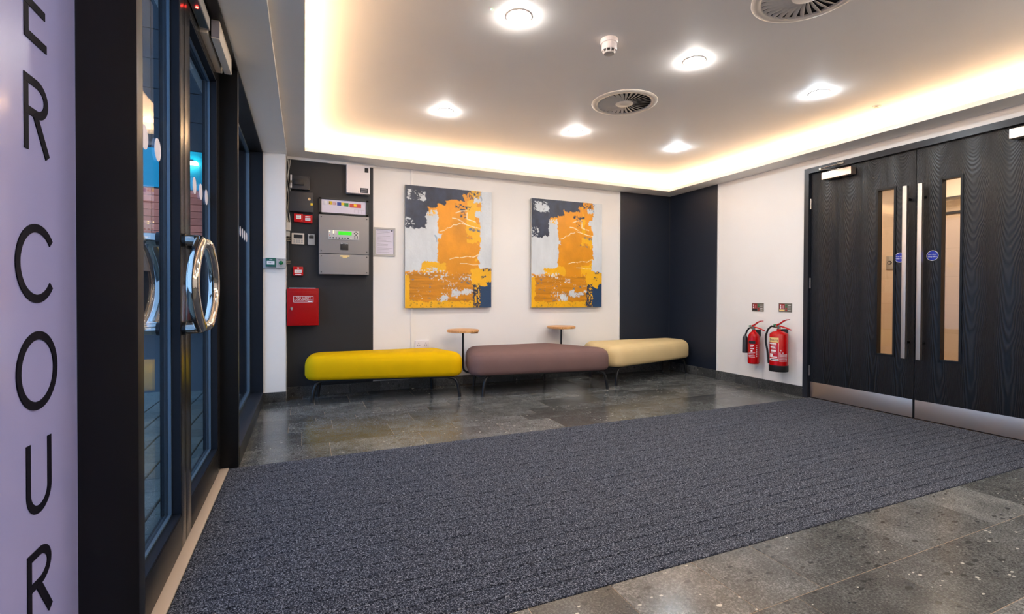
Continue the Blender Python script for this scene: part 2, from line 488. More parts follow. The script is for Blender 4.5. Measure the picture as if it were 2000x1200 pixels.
# ---- back wall
wb = S('wall_back', -0.60, XR + 0.12, YB, YB + 0.12, 0, 2.62, 'white_wall', 'white back wall behind the three padded benches')
S('dark_panel', -0.155, 0.640, YB - 0.008, YB, 0.09, 2.278, 'charcoal_wall', 'charcoal painted wall panel behind the alarm boxes', wb)
S('dark_panel', 3.672, XR, YB - 0.008, YB, 0.09, ZS, 'navy_wall', 'navy wall panel in the far corner', wb)
S('panel_edge_bead', 3.664, 3.672, YB - 0.011, YB, 0.09, ZS, 'white_wall', 'thin white edge bead beside the navy panel', wb)
S('panel_edge_bead', 0.640, 0.648, YB - 0.011, YB, 0.09, 2.278, 'white_wall', 'thin white edge bead beside the charcoal panel', wb)
S('ceiling_trunking', -0.16, 0.66, YB - 0.022, YB, 2.278, ZS, 'soffit_white', 'white trunking strip above the charcoal panel', wb, bev=0.003)

# ---- right wall with the door opening
DF0, DF1, DFT = 1.352, 3.205, 2.222
wr = B().box(XR, XR + 0.12, DF1, YB + 0.12, 0, 2.62).box(XR, XR + 0.12, YN, DF0, 0, 2.62).box(XR, XR + 0.12, DF0, DF1, DFT, 2.62).build('wall_right', 'white_wall', label='white side wall with the black double doors and extinguishers', cat='wall', kind='structure')
S('dark_panel', XR - 0.008, XR, 4.292, YB - 0.008, 0.09, ZS, 'navy_wall', 'navy wall panel turning the far corner', wr)
S('panel_edge_bead', XR - 0.011, XR, 4.284, 4.292, 0.09, ZS, 'white_wall', 'thin white edge bead on the side wall', wr)
S('corner_bead', XR - 0.016, XR - 0.008, YB - 0.016, YB - 0.008, 0.1, ZS, 'charcoal_plastic', 'slim dark bead in the navy corner', wr)
S('wall_near', -0.60, XR + 0.12, YN - 0.12, YN, 0, 2.62, 'white_wall', 'white wall behind the viewer')

# ---- left: white pier, bulkhead
wl = S('wall_left', -0.60, -0.160, 4.930, YB, 0, 2.275, 'white_wall', 'narrow white pier between the entrance window and the charcoal panel', bev=0.003)
S('trim_bulkhead', -0.60, -0.150, YN, YB, 2.275, 2.62, 'soffit_white', 'white dropped bulkhead running above the glazed entrance', cat='ceiling')
S('trim_header', -0.56, XL, YN, 4.93, 2.262, 2.275, 'black_frame', 'black header plate above the glazed entrance doors', cat='frame')

# ---- ceiling: raised field and soffit slabs whose edges make the light cove
CX0, CX1, CY0, CY1 = 0.003, 4.240, -1.10, 4.860
S('ceiling', -0.60, XR + 0.12, YN, YB + 0.12, ZC, 2.62, 'ceiling_white', 'raised white ceiling field with round downlights', cat='ceiling')
sb = B()
sb.box(-0.15, XR, CY1, YB, ZS, ZS + 0.036); sb.box(-0.15, XR, YN, CY0, ZS, ZS + 0.036)
sb.box(-0.15, CX0, CY0, CY1, ZS, ZS + 0.036); sb.box(CX1, XR, CY0, CY1, ZS, ZS + 0.036)
sb.build('ceiling_soffit', 'soffit_white', label='white perimeter soffit carrying the hidden cove light', cat='ceiling', kind='structure')

# ---- stone skirtings
bb = thing('baseboard_back', (2.1, YB - 0.01, 0), 'grey stone skirting tiles along the back wall', 'skirting', kind='structure')
x = -0.156
while x < XR - 0.02:
    x1 = min(x + (0.275 if x < 0 else 0.295), XR - 0.013)
    piece('skirting_tile', x + 0.001, x1 - 0.001, YB - 0.022, YB, 0, 0.098, 'skirting_stone', bb); x = x1
br = thing('baseboard_right', (XR - 0.01, 4.2, 0), 'grey stone skirting tiles below the fire extinguishers', 'skirting', kind='structure')
ys = [3.207, 3.425, 3.720, 4.014, 4.303, 4.598, 4.893, YB - 0.023]
for a, b in zip(ys[:-1], ys[1:]):
    piece('skirting_tile', XR - 0.014, XR, a + 0.001, b - 0.001, 0, 0.101, 'skirting_stone', br)
S('baseboard_left', XL, -0.158, 4.918, 4.930, 0, 0.092, 'skirting_stone', 'single dark stone skirting tile under the white pier', cat='skirting', bev=0.001)
brn = thing('baseboard_side', (XR - 0.01, 0, 0), 'grey stone skirting tiles on the near side wall', 'skirting', kind='structure')
y = 1.35
while y > YN + 0.05:
    piece('skirting_tile', XR - 0.014, XR, max(y - 0.295, YN) + 0.001, y - 0.001, 0, 0.101, 'skirting_stone', brn); y -= 0.295

# ================================================================== ENTRANCE SIDE
S('trim_post_near', -0.460, -0.350, 1.363, 1.408, 0, 2.262, 'black_frame', 'deep black aluminium post between the lettered panel and the glass door', cat='post', bev=0.002)
S('trim_post_far', -0.460, -0.348, 3.160, 3.206, 0, 2.262, 'black_frame', 'deep black aluminium post between glass door and side window', cat='post', bev=0.002)
S('trim_doorhead', -0.510, -0.437, 1.408, 3.160, 2.225, 2.262, 'black_frame', 'black head rail over the glass doors', cat='frame')

# ---- lettered panel
sp = thing('lettered_panel', (-0.47, 0.2, 0), 'lavender frosted wall panel with tall stacked dark letters', 'sign')
bx('panel', -0.480, -0.460, YN, 1.363, 0.0, 2.262, 'frosted_lavender', sp)
ST = 0.0155
def arc(cy, cz, ry, rz, a0, a1, n=40):
    return [(cy + ry * math.cos(math.radians(a0 + (a1 - a0) * i / n)), cz + rz * math.sin(math.radians(a0 + (a1 - a0) * i / n))) for i in range(n + 1)]
RB = [0]
def ribbon(b, pts, wd):
    RB[0] += 1; dep = 0.0010 + 0.0002 * (RB[0] % 5)
    P = [Vector((p[0], p[1])) for p in pts]; L = []; Rr = []
    for i, p in enumerate(P):
        t = (P[min(i + 1, len(P) - 1)] - P[max(i - 1, 0)]).normalized(); n = Vector((-t.y, t.x))
        L.append(p + n * wd / 2); Rr.append(p - n * wd / 2)
    for i in range(len(P) - 1):
        q = [L[i], L[i + 1], Rr[i + 1], Rr[i]]
        b.prism([(-0.4598, v.x, v.y) for v in q], (dep, 0, 0))
def letter(ch, cy, cz):
    b = B(); h = 0.137; t, bo = cz + h / 2, cz - h / 2
    if ch == 'E':
        y0, y1 = 1.150, 1.232
        ribbon(b, [(y0 + ST / 2, bo), (y0 + ST / 2, t)], ST)
        for zz, e in ((bo + ST / 2, y1), (cz, y1 - 0.006), (t - ST / 2, y1)): ribbon(b, [(y0 + 0.001, zz), (e, zz)], ST)
    elif ch == 'R':
        y0 = 1.148
        ribbon(b, [(y0 + ST / 2, bo), (y0 + ST / 2, t)], ST)
        zr = (t + cz) / 2 - 0.002; rz = (t - cz) / 2 - ST / 2 + 0.002
        ribbon(b, [(y0 + 0.001, t - ST / 2), (y0 + 0.042, t - ST / 2)] + arc(y0 + 0.045, zr, 0.036, rz, 90, -90, 24) + [(y0 + 0.042, zr - rz), (y0 + 0.001, zr - rz)], ST)
        ribbon(b, [(y0 + 0.038, zr - rz), (y0 + 0.086, bo)], ST * 1.1)
    elif ch == 'C':
        ribbon(b, arc(cy, cz, 0.068, 0.066, 38, 322), ST)
    elif ch == 'O':
        ribbon(b, arc(cy, cz, 0.068, 0.066, 0, 360, 60), ST)
    elif ch == 'U':
        y0, y1 = 1.147, 1.241
        ribbon(b, [(y0 + ST / 2, t)] + arc((y0 + y1) / 2, bo + 0.045, (y1 - y0) / 2 - ST / 2, 0.045 - ST / 2, 180, 360, 30) + [(y1 - ST / 2, t)], ST)
    b.build('letter', 'letter_dark', sp)
for ch, zz in (('E', 1.530), ('R', 1.328), ('C', 1.0535), ('O', 0.853), ('U', 0.652), ('R', 0.450)):
    letter(ch, 1.191, zz)

# ---- glazed door leaves
def glazed_leaf(name, y0, y1, s0, s1, label, hy, bow, dots):
    d = thing(name, (-0.47, (y0 + y1) / 2, 0.01), label, 'door', kind='structure')
    xa, xb = -0.505, -0.435; zb, zt = 0.138, 2.15
    for a, b in ((y0, y0 + s0), (y1 - s1, y1)):
        bx('stile', xa, xb, a, b, 0.01, 2.222, 'bronze_frame', d, 0.002)
    bx('bottom_rail', xa, xb, y0 + s0, y1 - s1, 0.01, zb, 'black_frame', d, 0.002)
    bx('top_rail', xa, xb, y0 + s0, y1 - s1, zt, 2.222, 'bronze_frame', d, 0.002)
    a, b = y0 + s0, y1 - s1
    # inner dark liner and bright bead of the glazing
    bd = B()
    bd.box(-0.500, -0.4365, a, a + 0.010, zb, zt).box(-0.500, -0.4365, b - 0.010, b, zb, zt).box(-0.500, -0.4365, a, b, zb, zb + 0.010).box(-0.500, -0.4365, a, b, zt - 0.010, zt)
    bd.build('glazing_liner', 'reveal_navy', d)
    be = B()
    be.box(-0.476, -0.466, a + 0.010, a + 0.017, zb + 0.01, zt - 0.01).box(-0.476, -0.466, b - 0.017, b - 0.010, zb + 0.01, zt - 0.01).box(-0.476, -0.466, a + 0.01, b - 0.01, zb + 0.010, zb + 0.017).box(-0.476, -0.466, a + 0.01, b - 0.01, zt - 0.017, zt - 0.010)
    be.build('glazing_bead', 'bead_metal', d)
    g = bx('glass_pane', -0.481, -0.477, a + 0.01, b - 0.01, zb + 0.01, zt - 0.01, 'glass', d)
    for yy in dots:
        B().cyl((-0.4768, yy, 1.506), (-0.4760, yy, 1.506), 0.040, n=28).build('manifestation_dot', 'dot_white', g)
    # bowed pull handles inside and outside
    for xd, xo in ((-0.435, -0.372), (-0.505, -0.568)):
        pts = [(xd, hy, 1.205), (xd * .4 + xo * .6, hy, 1.206)]
        n = 12
        for i in range(n + 1):
            q = -1 + 2 * i / n
            pts.append((xo, hy + bow * (1 - q * q) ** 0.9, 1.033 - 0.172 * q))
        pts += [(xd * .4 + xo * .6, hy, 0.860), (xd, hy, 0.861)]
        for _ in range(2):
            q4 = [Vector(p) for p in pts]; pts = [q4[0]]
            for a4, b4 in zip(q4[:-1], q4[1:]): pts += [a4 * .75 + b4 * .25, a4 * .25 + b4 * .75]
            pts.append(q4[-1])
        h = B().tube(pts, 0.0215, 20).build('pull_handle', 'polished_steel', d, smooth=60, label='polished steel bowed pull handle')
        for zz in (1.205, 0.861):
            s_ = 1 if xo > xd else -1
            B().cyl((xd, hy, zz), (xd + s_ * 0.012, hy, zz), 0.026, n=20).build('mount', 'black_metal', h)
    return d
da = glazed_leaf('door_1', 1.412, 2.292, 0.075, 0.070, 'glazed entrance leaf beside the lettered panel with bowed steel handle', 2.245, -0.165, (1.62, 1.77, 1.93, 2.085))
db = glazed_leaf('door_2', 2.298, 3.156, 0.088, 0.088, 'glazed entrance leaf beside the side window with bowed steel handle', 2.375, 0.16, (2.56, 2.71, 2.86, 3.01))
B().cyl((-0.435, 2.345, 1.045), (-0.405, 2.345, 1.045), 0.014, n=18).build('thumb_turn', 'nickel', db)

# ---- side window
w1 = thing('window_1', (-0.44, 4.05, 0), 'tall dark framed side window between black post and white pier', 'window', kind='structure')
bx('sill', -0.52, XL, 3.206, 4.93, 0.0, 0.103, 'dark_blue_frame', w1, 0.002)
bx('jamb', -0.56, XL, 4.905, 4.930, 0.103, 2.262, 'reveal_navy', w1)
wf = B()
wf.box(-0.475, -0.448, 3.206, 3.24, 0.103, 2.262).box(-0.475, -0.448, 4.885, 4.905, 0.103, 2.262).box(-0.475, -0.448, 3.206, 4.905, 0.103, 0.125).box(-0.475, -0.448, 3.206, 4.905, 2.24, 2.262)
wf.build('window_frame', 'bead_metal', w1)
wg = bx('glass_pane', -0.464, -0.460, 3.23, 4.89, 0.12, 2.245, 'glass', w1)
yy = 3.42
while yy < 4.85:
    B().cyl((-0.4598, yy, 1.480), (-0.4590, yy, 1.480), 0.040, n=28).build('manifestation_dot', 'dot_white', wg); yy += 0.15

# ---- door operators on the header
op = thing('door_operator', (-0.41, 2.83, 2.14), 'cream two-part door closer arm unit under the black header', 'door closer')
bx('slide_rail', -0.436, -0.406, 2.60, 3.045, 2.185, 2.222, 'cream_plastic', op, 0.003)
bx('housing', -0.394, -0.360, 2.62, 3.02, 2.175, 2.262, 'cream_plastic', op, 0.004)
bx('arm', -0.408, -0.396, 2.66, 2.99, 2.196, 2.205, 'nickel', op, 0.002)
bx('grille_plate', -0.393, -0.361, 2.6175, 2.6205, 2.181, 2.258, 'print_grey', op)
se = thing('door_sensor', (-0.41, 2.1, 2.18), 'blue-grey sensor bar with red light above the glass doors', 'sensor')
bx('housing', -0.432, -0.392, 1.62, 2.585, 2.190, 2.245, 'silver_plastic', se, 0.004)
bx('lens_strip', -0.428, -0.396, 1.65, 2.56, 2.187, 2.191, 'sensor_lens', se)
B().cyl((-0.409, 2.385, 2.187), (-0.409, 2.385, 2.183), 0.005, n=14).build('indicator', 'led_red', se)

# ================================================================== DOUBLE FIRE DOORS (right wall)
fr = B()
fr.box(XR - 0.018, XR + 0.10, DF1 - 0.046, DF1, 0, DFT).box(XR - 0.018, XR + 0.10, DF0, DF0 + 0.046, 0, DFT).box(XR - 0.018, XR + 0.10, DF0 + 0.046, DF1 - 0.046, 2.172, DFT)
fr.build('trim_doorframe', 'dark_blue_frame', label='black blue painted frame around the double fire doors', cat='door frame', kind='structure')
st = B().box(XR + 0.075, XR + 0.1, DF0 + 0.046, DF0 + 0.06, 0, 2.172).box(XR + 0.075, XR + 0.1, DF1 - 0.06, DF1 - 0.046, 0, 2.172)
XD = XR + 0.018                                   # face of the door leaves
def fire_leaf(name, y0, y1, v0, v1, hy, sy, hinge_y, cl0, cl1, label, left):
    d = thing(name, (XD + 0.02, (y0 + y1) / 2, 0.008), label, 'door', kind='structure')
    b = B(); x0, x1 = XD, XD + 0.045; zb, zt, z0, z1 = 0.008, 2.170, 0.498, 1.895
    b.box(x0, x1, y0, v0, zb, zt).box(x0, x1, v1, y1, zb, zt).box(x0, x1, v0, v1, zb, z0).box(x0, x1, v0, v1, z1, zt)
    b.build('door_panel', 'black_veneer', d)
    f = B(); e = 0.012; xf0, xf1 = XD - 0.006, XD + 0.052
    f.box(xf0, xf1, v0 - e, v0 + 0.004, z0 - e, z1 + e).box(xf0, xf1, v1 - 0.004, v1 + e, z0 - e, z1 + e).box(xf0, xf1, v0, v1, z0 - e, z0 + 0.004).box(xf0, xf1, v0, v1, z1 - 0.004, z1 + e)
    f.build('vision_frame', 'black_frame', d)
    bx('vision_glass', XD + 0.020, XD + 0.026, v0, v1, z0, z1, 'vision_glass', d, label='narrow clear vision panel')
    kp = bx('kick_plate', XD - 0.003, XD, y0 + 0.006, y1 - 0.006, 0.012, 0.158, 'brushed_steel', d, 0.001, label='brushed steel kick plate')
    h = bx('pull_handle', XD - 0.078, XD - 0.048, hy - 0.015, hy + 0.015, 0.490, 1.880, 'satin_bar', d, 0.002, label='long flat satin steel pull bar')
    for zz in (0.62, 1.775):
        B().cyl((XD - 0.05, hy, zz), (XD, hy, zz), 0.011, n=16).build('standoff', 'black_metal', h)
    s = B(); n = 30
    ring = [(XD - 0.0004, sy + 0.040 * math.cos(2 * math.pi * i / n), 1.311 + 0.040 * math.sin(2 * math.pi * i / n)) for i in range(n)]
    s.prism(ring, (-0.0008, 0, 0)); rim = s.build('sticker_rim', 'print_white', d)
    s = B(); ring = [(XD - 0.001, sy + 0.037 * math.cos(2 * math.pi * i / n), 1.311 + 0.037 * math.sin(2 * math.pi * i / n)) for i in range(n)]
    s.prism(ring, (-0.0008, 0, 0)); s.build('sticker', 'sticker_blue', d, label='round blue fire door sign')
    for k, ln in enumerate(('Fire door', 'keep shut')):
        text('sticker_text', ln, 0.0155, (XD - 0.0022, sy, 1.320 - k * 0.017), (0, -1, 0), (0, 0, 1), 'print_white', d)
    for zz in (1.88, 1.115, 0.267):
        hg = B()
        for k in range(5): hg.cyl((XD - 0.006, hinge_y, zz - 0.05 + k * 0.0202), (XD - 0.006, hinge_y, zz - 0.031 + k * 0.0202), 0.0065, n=12)
        hg.build('hinge', 'steel', d)
    c = bx('door_closer', XD - 0.085, XD - 0.016, cl0, cl1, 2.072, 2.138, 'brushed_steel', d, 0.002, label='brushed steel overhead door closer')
    bx('back_plate', XD - 0.018, XD, cl0 + 0.01, cl1 - 0.01, 2.08, 2.13, 'black_metal', c)
    yc = (cl0 + cl1) / 2
    hgx = 0.05 if left else -0.05
    ar = B()
    ar.tube([(XD - 0.045, yc, 2.145), (XD - 0.11, yc + 2.6 * hgx, 2.166)], 0.0065, 10)
    ar.tube([(XD - 0.11, yc + 2.6 * hgx, 2.172), (XR - 0.022, yc - 0.3 * hgx, 2.196)], 0.0065, 10)
    ar.cyl((XD - 0.11, yc + 2.6 * hgx, 2.158), (XD - 0.11, yc + 2.6 * hgx, 2.181), 0.010, n=14)
    ar.cyl((XD - 0.045, yc, 2.136), (XD - 0.045, yc, 2.152), 0.012, n=14)
    ar.box(XR - 0.034, XR - 0.018, yc - 0.3 * hgx - 0.03, yc - 0.3 * hgx + 0.03, 2.188, 2.204)
    ar.build('closer_arm', 'nickel', c, smooth=50)
    return d
YM = 2.278
fire_leaf('door_3', YM + 0.002, 3.156, 2.432, 2.560, 2.320, 2.389, 3.158, 2.735, 3.00, 'black veneered fire door leaf next to the extinguishers', True)
fire_leaf('door_4', 1.400, YM - 0.002, 1.985, 2.108, 2.215, 2.163, 1.399, 1.425, 1.690, 'black veneered fire door leaf hinged away from the extinguishers', False)

# ---- corridor behind the fire doors
S('floor_corridor', XR + 0.08, 6.4, 0.2, 5.2, -0.06, -0.003, 'corridor_floor', 'brown glossy corridor floor seen through the vision panels', cat='floor')
cw = S('wall_corridor', 6.25, 6.37, 0.2, 5.2, 0, 2.6, 'corridor_wall', 'warm beige corridor wall seen through the vision panels')
S('wall_corridor_end', XR + 0.12, 6.25, 5.0, 5.2, 0, 2.6, 'corridor_wall', 'beige end wall of the corridor')
S('wall_corridor_start', XR + 0.12, 6.25, 0.2, 0.4, 0, 2.6, 'corridor_wall', 'beige near end wall of the corridor')
S('ceiling_corridor', XR + 0.12, 6.25, 0.2, 5.2, 2.35, 2.45, 'corridor_ceiling', 'pale corridor ceiling seen through the vision panels', cat='ceiling')
S('trim_corridor_beam', 6.10, 6.25, 0.4, 3.05, 2.02, 2.35, 'corridor_ceiling', 'pale corridor bulkhead with dark shadow gaps', cat='beam')
S('trim_corridor_gap', 6.235, 6.25, 0.4, 3.05, 1.86, 1.885, 'charcoal_plastic', 'dark shadow gap line on the corridor wall', cat='trim')
S('trim_corridor_rail', 6.10, 6.25, 0.4, 3.05, 2.005, 2.02, 'charcoal_plastic', 'dark edge under the corridor bulkhead', cat='trim')
lc = thing('lift_button_plate', (6.245, 3.42, 1.29), 'small steel lift call plate on the corridor wall', 'call button')
bx('plate', 6.240, 6.25, 3.385, 3.455, 1.30, 1.455, 'steel', lc, 0.001)
B().cyl((6.240, 3.42, 1.378), (6.234, 3.42, 1.378), 0.022, n=20).build('button_ring', 'dark_plastic', lc)
B().cyl((6.235, 3.42, 1.378), (6.230, 3.42, 1.378), 0.014, n=20).build('button', 'steel', lc)
for i, (px, py) in enumerate(((5.55, 2.55), (5.4, 3.9), (5.4, 1.3))):
    cl = thing('corridor_light', (px, py, 2.335), 'round warm corridor ceiling light %s' % ('seen through the vision panel', 'near the lift plate', 'at the near corridor end')[i], 'ceiling light', 'corridor lights')
    B().cyl((px, py, 2.35), (px, py, 2.338), 0.15, n=28).build('diffuser', 'corridor_lamp', cl)
    B().lathe([(0.150, 2.35), (0.165, 2.35), (0.165, 2.336), (0.150, 2.336), (0.150, 2.35)], (px, py, 0), 28).build('trim_ring', 'white_plastic', cl)

# ================================================================== OUTSIDE
S('ground_outside', -9.0, -0.52, 0.4, 26.0, -0.12, -0.022, 'asphalt', 'dark asphalt yard outside the glass doors', cat='ground')
S('ground_gap', -2.0, -0.50, 0.4, 5.9, -0.022, -0.016, 'bitumen_void', 'dark joints under the entrance paving', cat='ground')
pv = thing('paving', (-1.0, 3.2, -0.02), 'grey block paving outside the glass doors', 'paving', kind='structure')
rows = int((5.8 - 1.2) / 0.205); cnt = 0
for ci in range(5):
    xa = -0.495 - 0.1465 * (ci + 1)
    for ri in range(rows):
        ya = 1.2 + ri * 0.205 + (0.1 if ci % 2 else 0.0)
        piece('paving_block', xa + 0.004, xa + 0.1425, ya + 0.003, ya + 0.202, -0.018, 0.0, 'paver', pv, 0.004)
S('ground_paving_edge', -2.0, -1.235, 0.4, 5.9, -0.016, -0.002, 'paver', 'grey paving apron beyond the entrance', cat='ground')
# brick pier beside the window outside
bp = thing('brick_pier', (-0.72, 5.33, 0), 'dark brick pier outside the side window', 'pier', kind='structure')
bx('mortar_core', -0.835, -0.605, 5.155, 5.40, 0, 2.6, 'brick_dark', bp)
for ci in range(34):
    z0 = 0.005 + ci * 0.075
    if z0 > 2.55: break
    cut = -0.835 + (0.215 if ci % 2 == 0 else 0.105)
    for a, b in ((-0.84, cut), (cut + 0.01, -0.60)):
        if b - a > 0.01: piece('brick', a, b, 5.145, 5.245, z0, z0 + 0.065, 'brick', bp, 0.003)
# building across the yard
bd = thing('far_building', (-4.0, 16.2, -0.1), 'teal and pink tiled building across the yard', 'building')
bx('core', -9.0, 1.5, 16.02, 18.0, -0.1, 14.0, 'facade_dark', bd)
bx('teal_band', -9.0, 1.5, 15.96, 16.02, 3.86, 4.92, 'facade_teal', bd)
bx('shopfront_glass', -9.0, 1.5, 15.99, 16.02, 0.1, 2.28, 'far_window', bd)
zz = 2.30
for r_ in range(8):
    xx = -6.2
    while xx < -1.4:
        piece('facade_tile', xx + 0.006, xx + 0.594, 15.97, 16.02, zz + 0.006, zz + 0.186, 'facade_tile', bd, 0.004); xx += 0.6
    zz += 0.192
for r_ in range(10):
    for c_ in range(6):
        piece('cladding_panel', -7.4 + c_ * 1.2 + 0.01, -7.4 + (c_ + 1) * 1.2 - 0.01, 15.98, 16.02, 4.94 + r_ * 0.8, 4.94 + (r_ + 1) * 0.8 - 0.02, 'facade_dark', bd, 0.004)
fl = bx('facade_lamp', -3.05, -2.72, 15.80, 15.955, 4.55, 4.62, 'street_lamp', bd, label='small white lamp on the teal band')
bx('bracket', -2.95, -2.82, 15.92, 15.96, 4.62, 4.68, 'dark_plastic', fl)

# ================================================================== CEILING THINGS
def downlight(x, y, warm, label):
    t = thing('downlight', (x, y, ZC), label, 'ceiling light', 'round ceiling downlights')
    B().lathe([(0.058, ZC), (0.070, ZC), (0.070, ZC - 0.002), (0.067, ZC - 0.004), (0.058, ZC - 0.004), (0.058, ZC)], (x, y, 0), 36).build('trim_ring', 'white_plastic', t, smooth=50)
    B().lathe([(0.0, ZC - 0.020), (0.020, ZC - 0.0194), (0.036, ZC - 0.0175), (0.049, ZC - 0.0138), (0.0575, ZC - 0.0075), (0.0590, ZC - 0.0005), (0.0, ZC - 0.0005)], (x, y, 0), 36).build('diffuser', 'lamp_warm' if warm else 'lamp_cool', t, smooth=60)
names = {(0, 0): 'warm white round downlight between smoke detector and light cove', (1, 0): 'bright round downlight between the two round air vents', (2, 0): 'cool white round downlight next to the tiny ceiling sensor',
         (0, 1): 'warm round downlight above the yellow bench end', (1, 1): 'round downlight on the bench side of the smaller looking air vent', (2, 1): 'cool white round downlight above the cream bench corner'}
LX, LY = (1.040, 2.247, 3.428), (2.356, 3.816)
for i, x in enumerate(LX):
    for j, y in enumerate(LY): downlight(x, y, i < 2, names[(i, j)])
    for y, row in ((0.896, 'in the row over the tiles beyond the mat'), (-0.55, 'in the row next to the rear wall')):
        downlight(x, y, i < 2, 'round downlight %s, %s' % (row, ('on the glass entrance side', 'in the middle', 'on the fire door side')[i]))

def vent(cx, cy, label, rot):
    t = thing('air_vent', (cx, cy, ZC), label, 'air vent', 'round swirl air vents')
    R = 0.247
    B().lathe([(0.198, ZC), (R, ZC), (R, ZC - 0.004), (R - 0.012, ZC - 0.011), (0.205, ZC - 0.011), (0.198, ZC - 0.004), (0.198, ZC)], (cx, cy, 0), 56).build('rim', 'vent_white', t, smooth=50)
    B().cyl((cx, cy, ZC - 0.0003), (cx, cy, ZC - 0.0012), 0.200, n=48).build('void', 'vent_void', t)
    B().lathe([(0.0, ZC - 0.002), (0.066, ZC - 0.002), (0.066, ZC - 0.010), (0.060, ZC - 0.013), (0.0, ZC - 0.013)], (cx, cy, 0), 36).build('hub', 'vent_white', t, smooth=50)
    n = 32
    for k in range(n):
        a = 2 * math.pi * k / n + rot
        b = B(); m_ = 7; up = []; lo = []
        for i in range(m_):
            q = i / (m_ - 1); r = 0.062 + (0.200 - 0.062) * q
            wd = 0.003 + 0.0125 * math.sin(math.pi * min(1, q * 0.75 + 0.12)) + 0.008 * q
            da_ = wd / r
            up.append((cx + r * math.cos(a), cy + r * math.sin(a), ZC - 0.0105))
            lo.append((cx + r * math.cos(a + da_), cy + r * math.sin(a + da_), ZC - 0.0035 ))
        vs1 = [b.bm.verts.new(p) for p in up]; vs2 = [b.bm.verts.new(p) for p in lo]
        vs3 = [b.bm.verts.new((p[0], p[1], p[2] + 0.0012)) for p in up]; vs4 = [b.bm.verts.new((p[0], p[1], p[2] + 0.0012)) for p in lo]
        for i in range(m_ - 1):
            b.bm.faces.new((vs1[i], vs1[i + 1], vs2[i + 1], vs2[i])); b.bm.faces.new((vs3[i], vs4[i], vs4[i + 1], vs3[i + 1]))
            b.bm.faces.new((vs1[i], vs3[i], vs3[i + 1], vs1[i + 1])); b.bm.faces.new((vs2[i], vs2[i + 1], vs4[i + 1], vs4[i]))
        b.bm.faces.new((vs1[0], vs2[0], vs4[0], vs3[0])); b.bm.faces.new((vs1[-1], vs3[-1], vs4[-1], vs2[-1]))
        b.build('vane', 'vent_white', t)
vent(2.247, 3.084, 'round swirl air vent amid the downlights nearer the benches', 0.0)
vent(2.247, 1.610, 'round swirl air vent farther from the benches, over the mat edge', 0.1)

sd = thing('smoke_detector', (1.613, 2.361, ZC), 'white round smoke detector hanging from the ceiling', 'smoke detector')
c0 = (1.613, 2.361, 0)
B().lathe([(0.0, ZC), (0.050, ZC), (0.051, ZC - 0.018), (0.047, ZC - 0.024), (0.0, ZC - 0.024)], c0, 32).build('base', 'white_plastic', sd, smooth=40)
B().lathe([(0.0, ZC - 0.022), (0.043, ZC - 0.022), (0.044, ZC - 0.055), (0.040, ZC - 0.062), (0.0, ZC - 0.062)], c0, 32).build('body', 'white_plastic', sd, smooth=40)
B().lathe([(0.0, ZC - 0.060), (0.033, ZC - 0.060), (0.031, ZC - 0.074), (0.0, ZC - 0.074)], c0, 28).build('chamber', 'dark_plastic', sd, smooth=40)
for k in range(9):
    a = 2 * math.pi * k / 9 + 0.2
    p = Vector((1.613 + 0.037 * math.cos(a), 2.361 + 0.037 * math.sin(a), 0))
    B().cyl(p + Vector((0, 0, ZC - 0.060)), p + Vector((-0.006 * math.cos(a), -0.006 * math.sin(a), ZC - 0.076)), 0.0035, n=8).build('rib', 'white_plastic', sd)
B().lathe([(0.0, ZC - 0.073), (0.034, ZC - 0.073), (0.030, ZC - 0.081), (0.0, ZC - 0.083)], c0, 28).build('cap', 'light_grey', sd, smooth=40)
cs = thing('ceiling_sensor', (4.081, 2.341, ZC), 'tiny flush sensor disc on the ceiling by the light cove', 'sensor')
B().cyl((4.081, 2.341, ZC), (4.081, 2.341, ZC - 0.004), 0.030, n=24).build('disc', 'vent_white', cs)
B().cyl((4.081, 2.341, ZC - 0.003), (4.081, 2.341, ZC - 0.006), 0.013, n=18).build('lens', 'dark_plastic', cs)
ld = thing('ceiling_indicator', (0.883, 2.351, ZC), 'tiny green light on the ceiling by a downlight', 'indicator')
B().cyl((0.883, 2.351, ZC), (0.883, 2.351, ZC - 0.004), 0.004, n=14).build('lens', 'led_green', ld)
B().cyl((0.883, 2.351, ZC), (0.883, 2.351, ZC - 0.002), 0.008, n=14).build('bezel', 'vent_white', ld)

